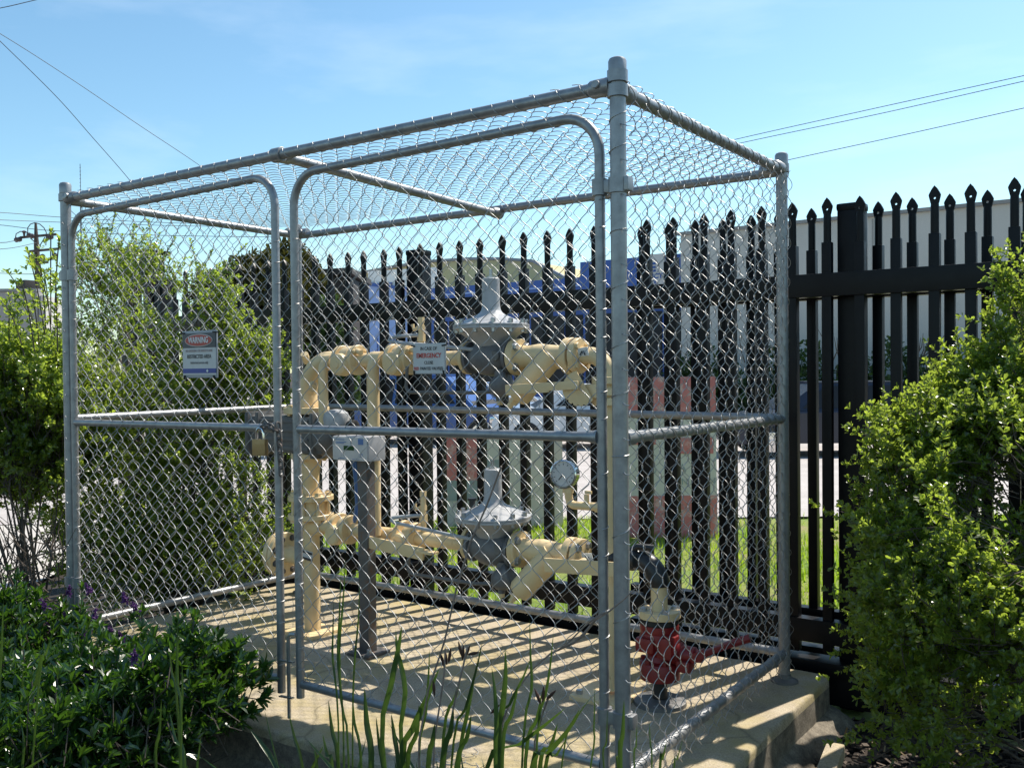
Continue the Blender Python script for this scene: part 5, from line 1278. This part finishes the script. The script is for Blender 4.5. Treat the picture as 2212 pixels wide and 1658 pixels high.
car("blue car parked nose toward the road behind the emergency sign", (.04, .1, .3), 960, 22.5, rh + 2.75, 4.2, 1.62)
car("silver-blue car parked left of the white wagon behind the lower regulator", (.22, .3, .42), 1060, 24, rh + 2.5, 4.1, 1.4)
car("pale car with red tail lights parked far behind the riser pipes", (.55, .55, .57), 800, 27, rh + 1.2, 4.3, 1.5)

# --- faded red and white boards on the grass behind the fence
FADR = painted("faded_red_print", (0.6, 0.17, 0.17), (0.66, 0.22, 0.21), .55, 5, (0.72, 0.5, 0.47), .0, 0, .52, .66)
FADW = painted("faded_white_board", (0.66, 0.58, 0.53), (0.72, 0.64, 0.6), .55, 4, None, .0)
FADG = painted("faded_grey_print", (0.3, 0.33, 0.34), (0.36, 0.39, 0.4), .55, 4, None, .0)
def board(label, px0, px1, top, bot, dist, bands, lean=.04):
    a, b_ = at(px0, top, dist), at(px1, top, dist); z1 = a.z; w = (b_ - a).length; c = (a + b_) / 2; z0 = gz(c.x, c.y) - .01
    root = thing("notice_board", label, "board", (c.x, c.y, z0), "faded boards on the grass strip")
    ex = Vector((b_.x - a.x, b_.y - a.y, 0)).normalized(); nn = Vector((ex.y, -ex.x, 0)); hh = z1 - z0; up = (Vector((0, 0, 1)) - nn * lean).normalized()
    def pl(u0, u1, v0, v1, off, t, name, m):
        mb = MB(); o = Vector((c.x, c.y, z0)) + ex * (u0 - .5) * w + up * v0 * hh + nn * off
        mb.prism([(0, 0), ((u1 - u0) * w, 0), ((u1 - u0) * w, (v1 - v0) * hh), (0, (v1 - v0) * hh)], o, ex, up, t); return mb.build(name, m, root, False)
    pl(0, 1, 0, 1, -.02, .02, "panel", FADW)
    for (u0, u1, v0, v1, m) in bands: pl(u0, u1, v0, v1, .002, .002, "printed_band", m)
    for u in (.04, .93):
        mb = MB(); o = Vector((c.x, c.y, z0)) + ex * (u - .5) * w - nn * .03; mb.bar(o + up * hh * .95, o - nn * .35 + Vector((0, 0, 0)), .03, .03); mb.build("prop_leg", DARKSTEEL, root)
    return root, c, ex, up, nn, w, hh, z0
rt, c, ex, up, nn, w, hh, z0 = board("faded red and white board propped on the grass behind the right panel", 1330, 1548, 815, 1160, 7.3, [(0, 1, .76, 1, FADR), (0, 1, .0, .26, FADR), (0.5, .97, .52, .62, FADR), (.1, .4, .58, .62, FADR)])
for s_, u, v_, sz in (("O", .36, .42, .09), ("A", .66, .43, .09), ("H", .27, .35, .07), ("N", .68, .345, .07), ("N", .95, .35, .07)):
    text_mesh("faded_lettering", s_, sz, FADG, Vector((c.x, c.y, z0)) + ex * (u - .5) * w + up * v_ * hh + nn * .006, ex, up, rt)
board("low beige board with a faded red block behind the lower regulator", 958, 1215, 938, 1140, 7.9, [(0, .3, .5, .98, FADR), (.02, .33, .28, .5, FADG), (.36, .52, .55, .72, FADG), (.36, .44, .3, .5, FADR)], .05)

# --- utility pole, aerial mast, overhead wires
WOOD = painted("weathered_pole_timber", (0.05, 0.04, 0.034), (0.1, 0.08, 0.068), .85, 10, None, .4)
INS = painted("brown_insulator", (0.04, 0.03, 0.03), (0.07, 0.05, 0.05), .3, 10, None, .0)
pd = 42; top = at(77, 481, pd); bse = at(90, 760, pd); bse.z = ZR
up_ = thing("utility_pole", "dark timber power pole with crossarms standing at the far left", "power pole", bse)
tp = Vector((top.x, top.y, top.z)); MB().tube([bse, at(82, 600, pd), at(79, 530, pd), tp], [.15, .13, .115, .05], 10).build("pole", WOOD, up_)
for (a_, b_, nm) in (((44, 513), (122, 506), "crossarm"), ((62, 543), (128, 537), "crossarm"), ((66, 564), (122, 558), "crossarm"), ((66, 570), (104, 566), "crossarm")):
    MB().bar(at(a_[0], a_[1], pd - .25), at(b_[0], b_[1], pd - .25), .08, .1).build(nm, WOOD, up_)
for (px, py) in ((36, 518), (42, 517), (63, 508), (69, 510), (105, 513), (110, 512), (70, 554), (92, 554), (118, 551)): MB().lathe(at(px, py, pd - .3), (1, .3, .3), [(-.12, .04), (-.05, .11), (.05, .11), (.12, .04)], 10).build("insulator", INS, up_)
MB().lathe(at(52, 503, pd - .3), (0, 0, 1), [(-.2, .03), (0, .06), (.05, .12), (.1, .05)], 8).build("insulator", INS, up_)
for pts_ in ([(33, 516), (35, 505), (44, 500), (54, 500), (64, 506)], [(60, 505), (60, 492), (66, 484), (76, 481), (86, 484), (95, 492), (100, 502), (99, 530)], [(66, 515), (78, 525)], [(97, 512), (84, 534)], [(63, 544), (66, 566)], [(113, 538), (113, 560)]):
    MB().tube([at(a_, b_, pd - .3) for a_, b_ in pts_], .022, 5).build("jumper_wire", INS, up_)
md = 70; mb_ = at(176, 780, md); mb_.z = ZR
am = thing("aerial_mast", "thin lattice radio mast rising behind the tall shrub", "mast", mb_)
mb = MB()
for dx in (-.09, .09): mb.tube([mb_ + Vector((dx, 0, 0)), at(174.5, 430, md) + Vector((dx * .6, 0, 0))], .028, 5)
mb.tube([at(174.5, 430, md), at(173, 354, md)], .022, 5)
z = at(174, 700, md).z
for i in range(26):
    f0 = i / 26; f1 = (i + 1) / 26; p0 = at(175.8 - 1.3 * f0, 740 - 310 * f0, md); p1 = at(175.8 - 1.3 * f1, 740 - 310 * f1, md); s = .09 if i % 2 else -.09
    mb.tube([p0 + Vector((s, 0, 0)), p1 + Vector((-s, 0, 0))], .015, 4)
for i in range(9): p = at(173.2, 362 + i * 8, md); mb.tube([p + Vector((-.1, 0, 0)), p + Vector((.1, 0, 0))], .014, 4)
mb.build("lattice", INS, am)
CABLE = painted("overhead_cable", (0.02, 0.022, 0.028), (0.03, 0.032, 0.04), .6, 5, None, .0)
def wire(label, pts, d0, d1, r=.012, sag=0.0):
    n = len(pts); P = []
    for i, (a_, b_) in enumerate(pts): P.append(at(a_, b_, d0 + (d1 - d0) * i / (n - 1)))
    # smooth the run
    Q = []
    for i in range(n - 1):
        for k in range(8):
            f = k / 8; p0, p1, p2, p3 = P[max(i - 1, 0)], P[i], P[i + 1], P[min(i + 2, n - 1)]
            Q.append(.5 * ((2 * p1) + (p2 - p0) * f + (2 * p0 - 5 * p1 + 4 * p2 - p3) * f * f + (3 * p1 - p0 - 3 * p2 + p3) * f ** 3))
    Q.append(P[-1]); o = MB().tube(Q, r, 5).build("power_line", CABLE); tag(o, label, "overhead wire", "overhead wires")
wire("upper of two wires slanting from the left edge down behind the cage roof", [(-120, 10), (0, 73), (160, 175), (300, 270), (435, 360), (560, 452)], 34, 46, .013)
wire("lower wire slanting steeply from the left edge to the cage top rail", [(-90, 2), (0, 89), (120, 207), (200, 297), (280, 389), (350, 480)], 30, 40, .0125)
wire("short wire crossing the top left corner of the sky", [(-120, 38), (0, 18), (92, -3), (220, -30)], 20, 22, .009)
wire("uppermost of the two close wires right of the near corner post", [(1240, 392), (1400, 348), (1590, 301), (1900, 232), (2215, 163), (2400, 122)], 40, 26, .012)
wire("second of the two close wires right of the near corner post", [(1250, 398), (1420, 352), (1610, 307), (1900, 246), (2215, 175), (2400, 134)], 40, 26, .012)
wire("lowest wire right of the cage ending at the far right edge", [(1480, 398), (1600, 370), (1706, 345), (1950, 292), (2215, 233), (2400, 192)], 36, 26, .012)
wire("topmost level wire at the left edge above the power pole", [(-120, 455), (0, 459), (130, 469), (330, 480), (560, 486)], 40, 48, .014)
wire("second level wire at the left edge above the power pole", [(-120, 471), (0, 475), (130, 480), (400, 488), (590, 489)], 42, 50, .014)
wire("third level wire at the left edge sloping to the pole", [(-120, 478), (0, 486), (110, 498), (330, 508), (590, 512)], 42, 44, .014)
wire("sagging lower wire reaching the pole crossarm from the left", [(-120, 524), (0, 524), (20, 522), (36, 519)], 30, 41.5, .014)
wire("thin sagging wire reaching the middle of the pole from the left", [(-120, 545), (0, 538), (40, 533), (79, 524)], 30, 41.7, .012)
wire("lowest level wire at the left edge across the pole", [(-120, 589), (0, 590), (60, 592), (200, 590)], 40, 44, .016)
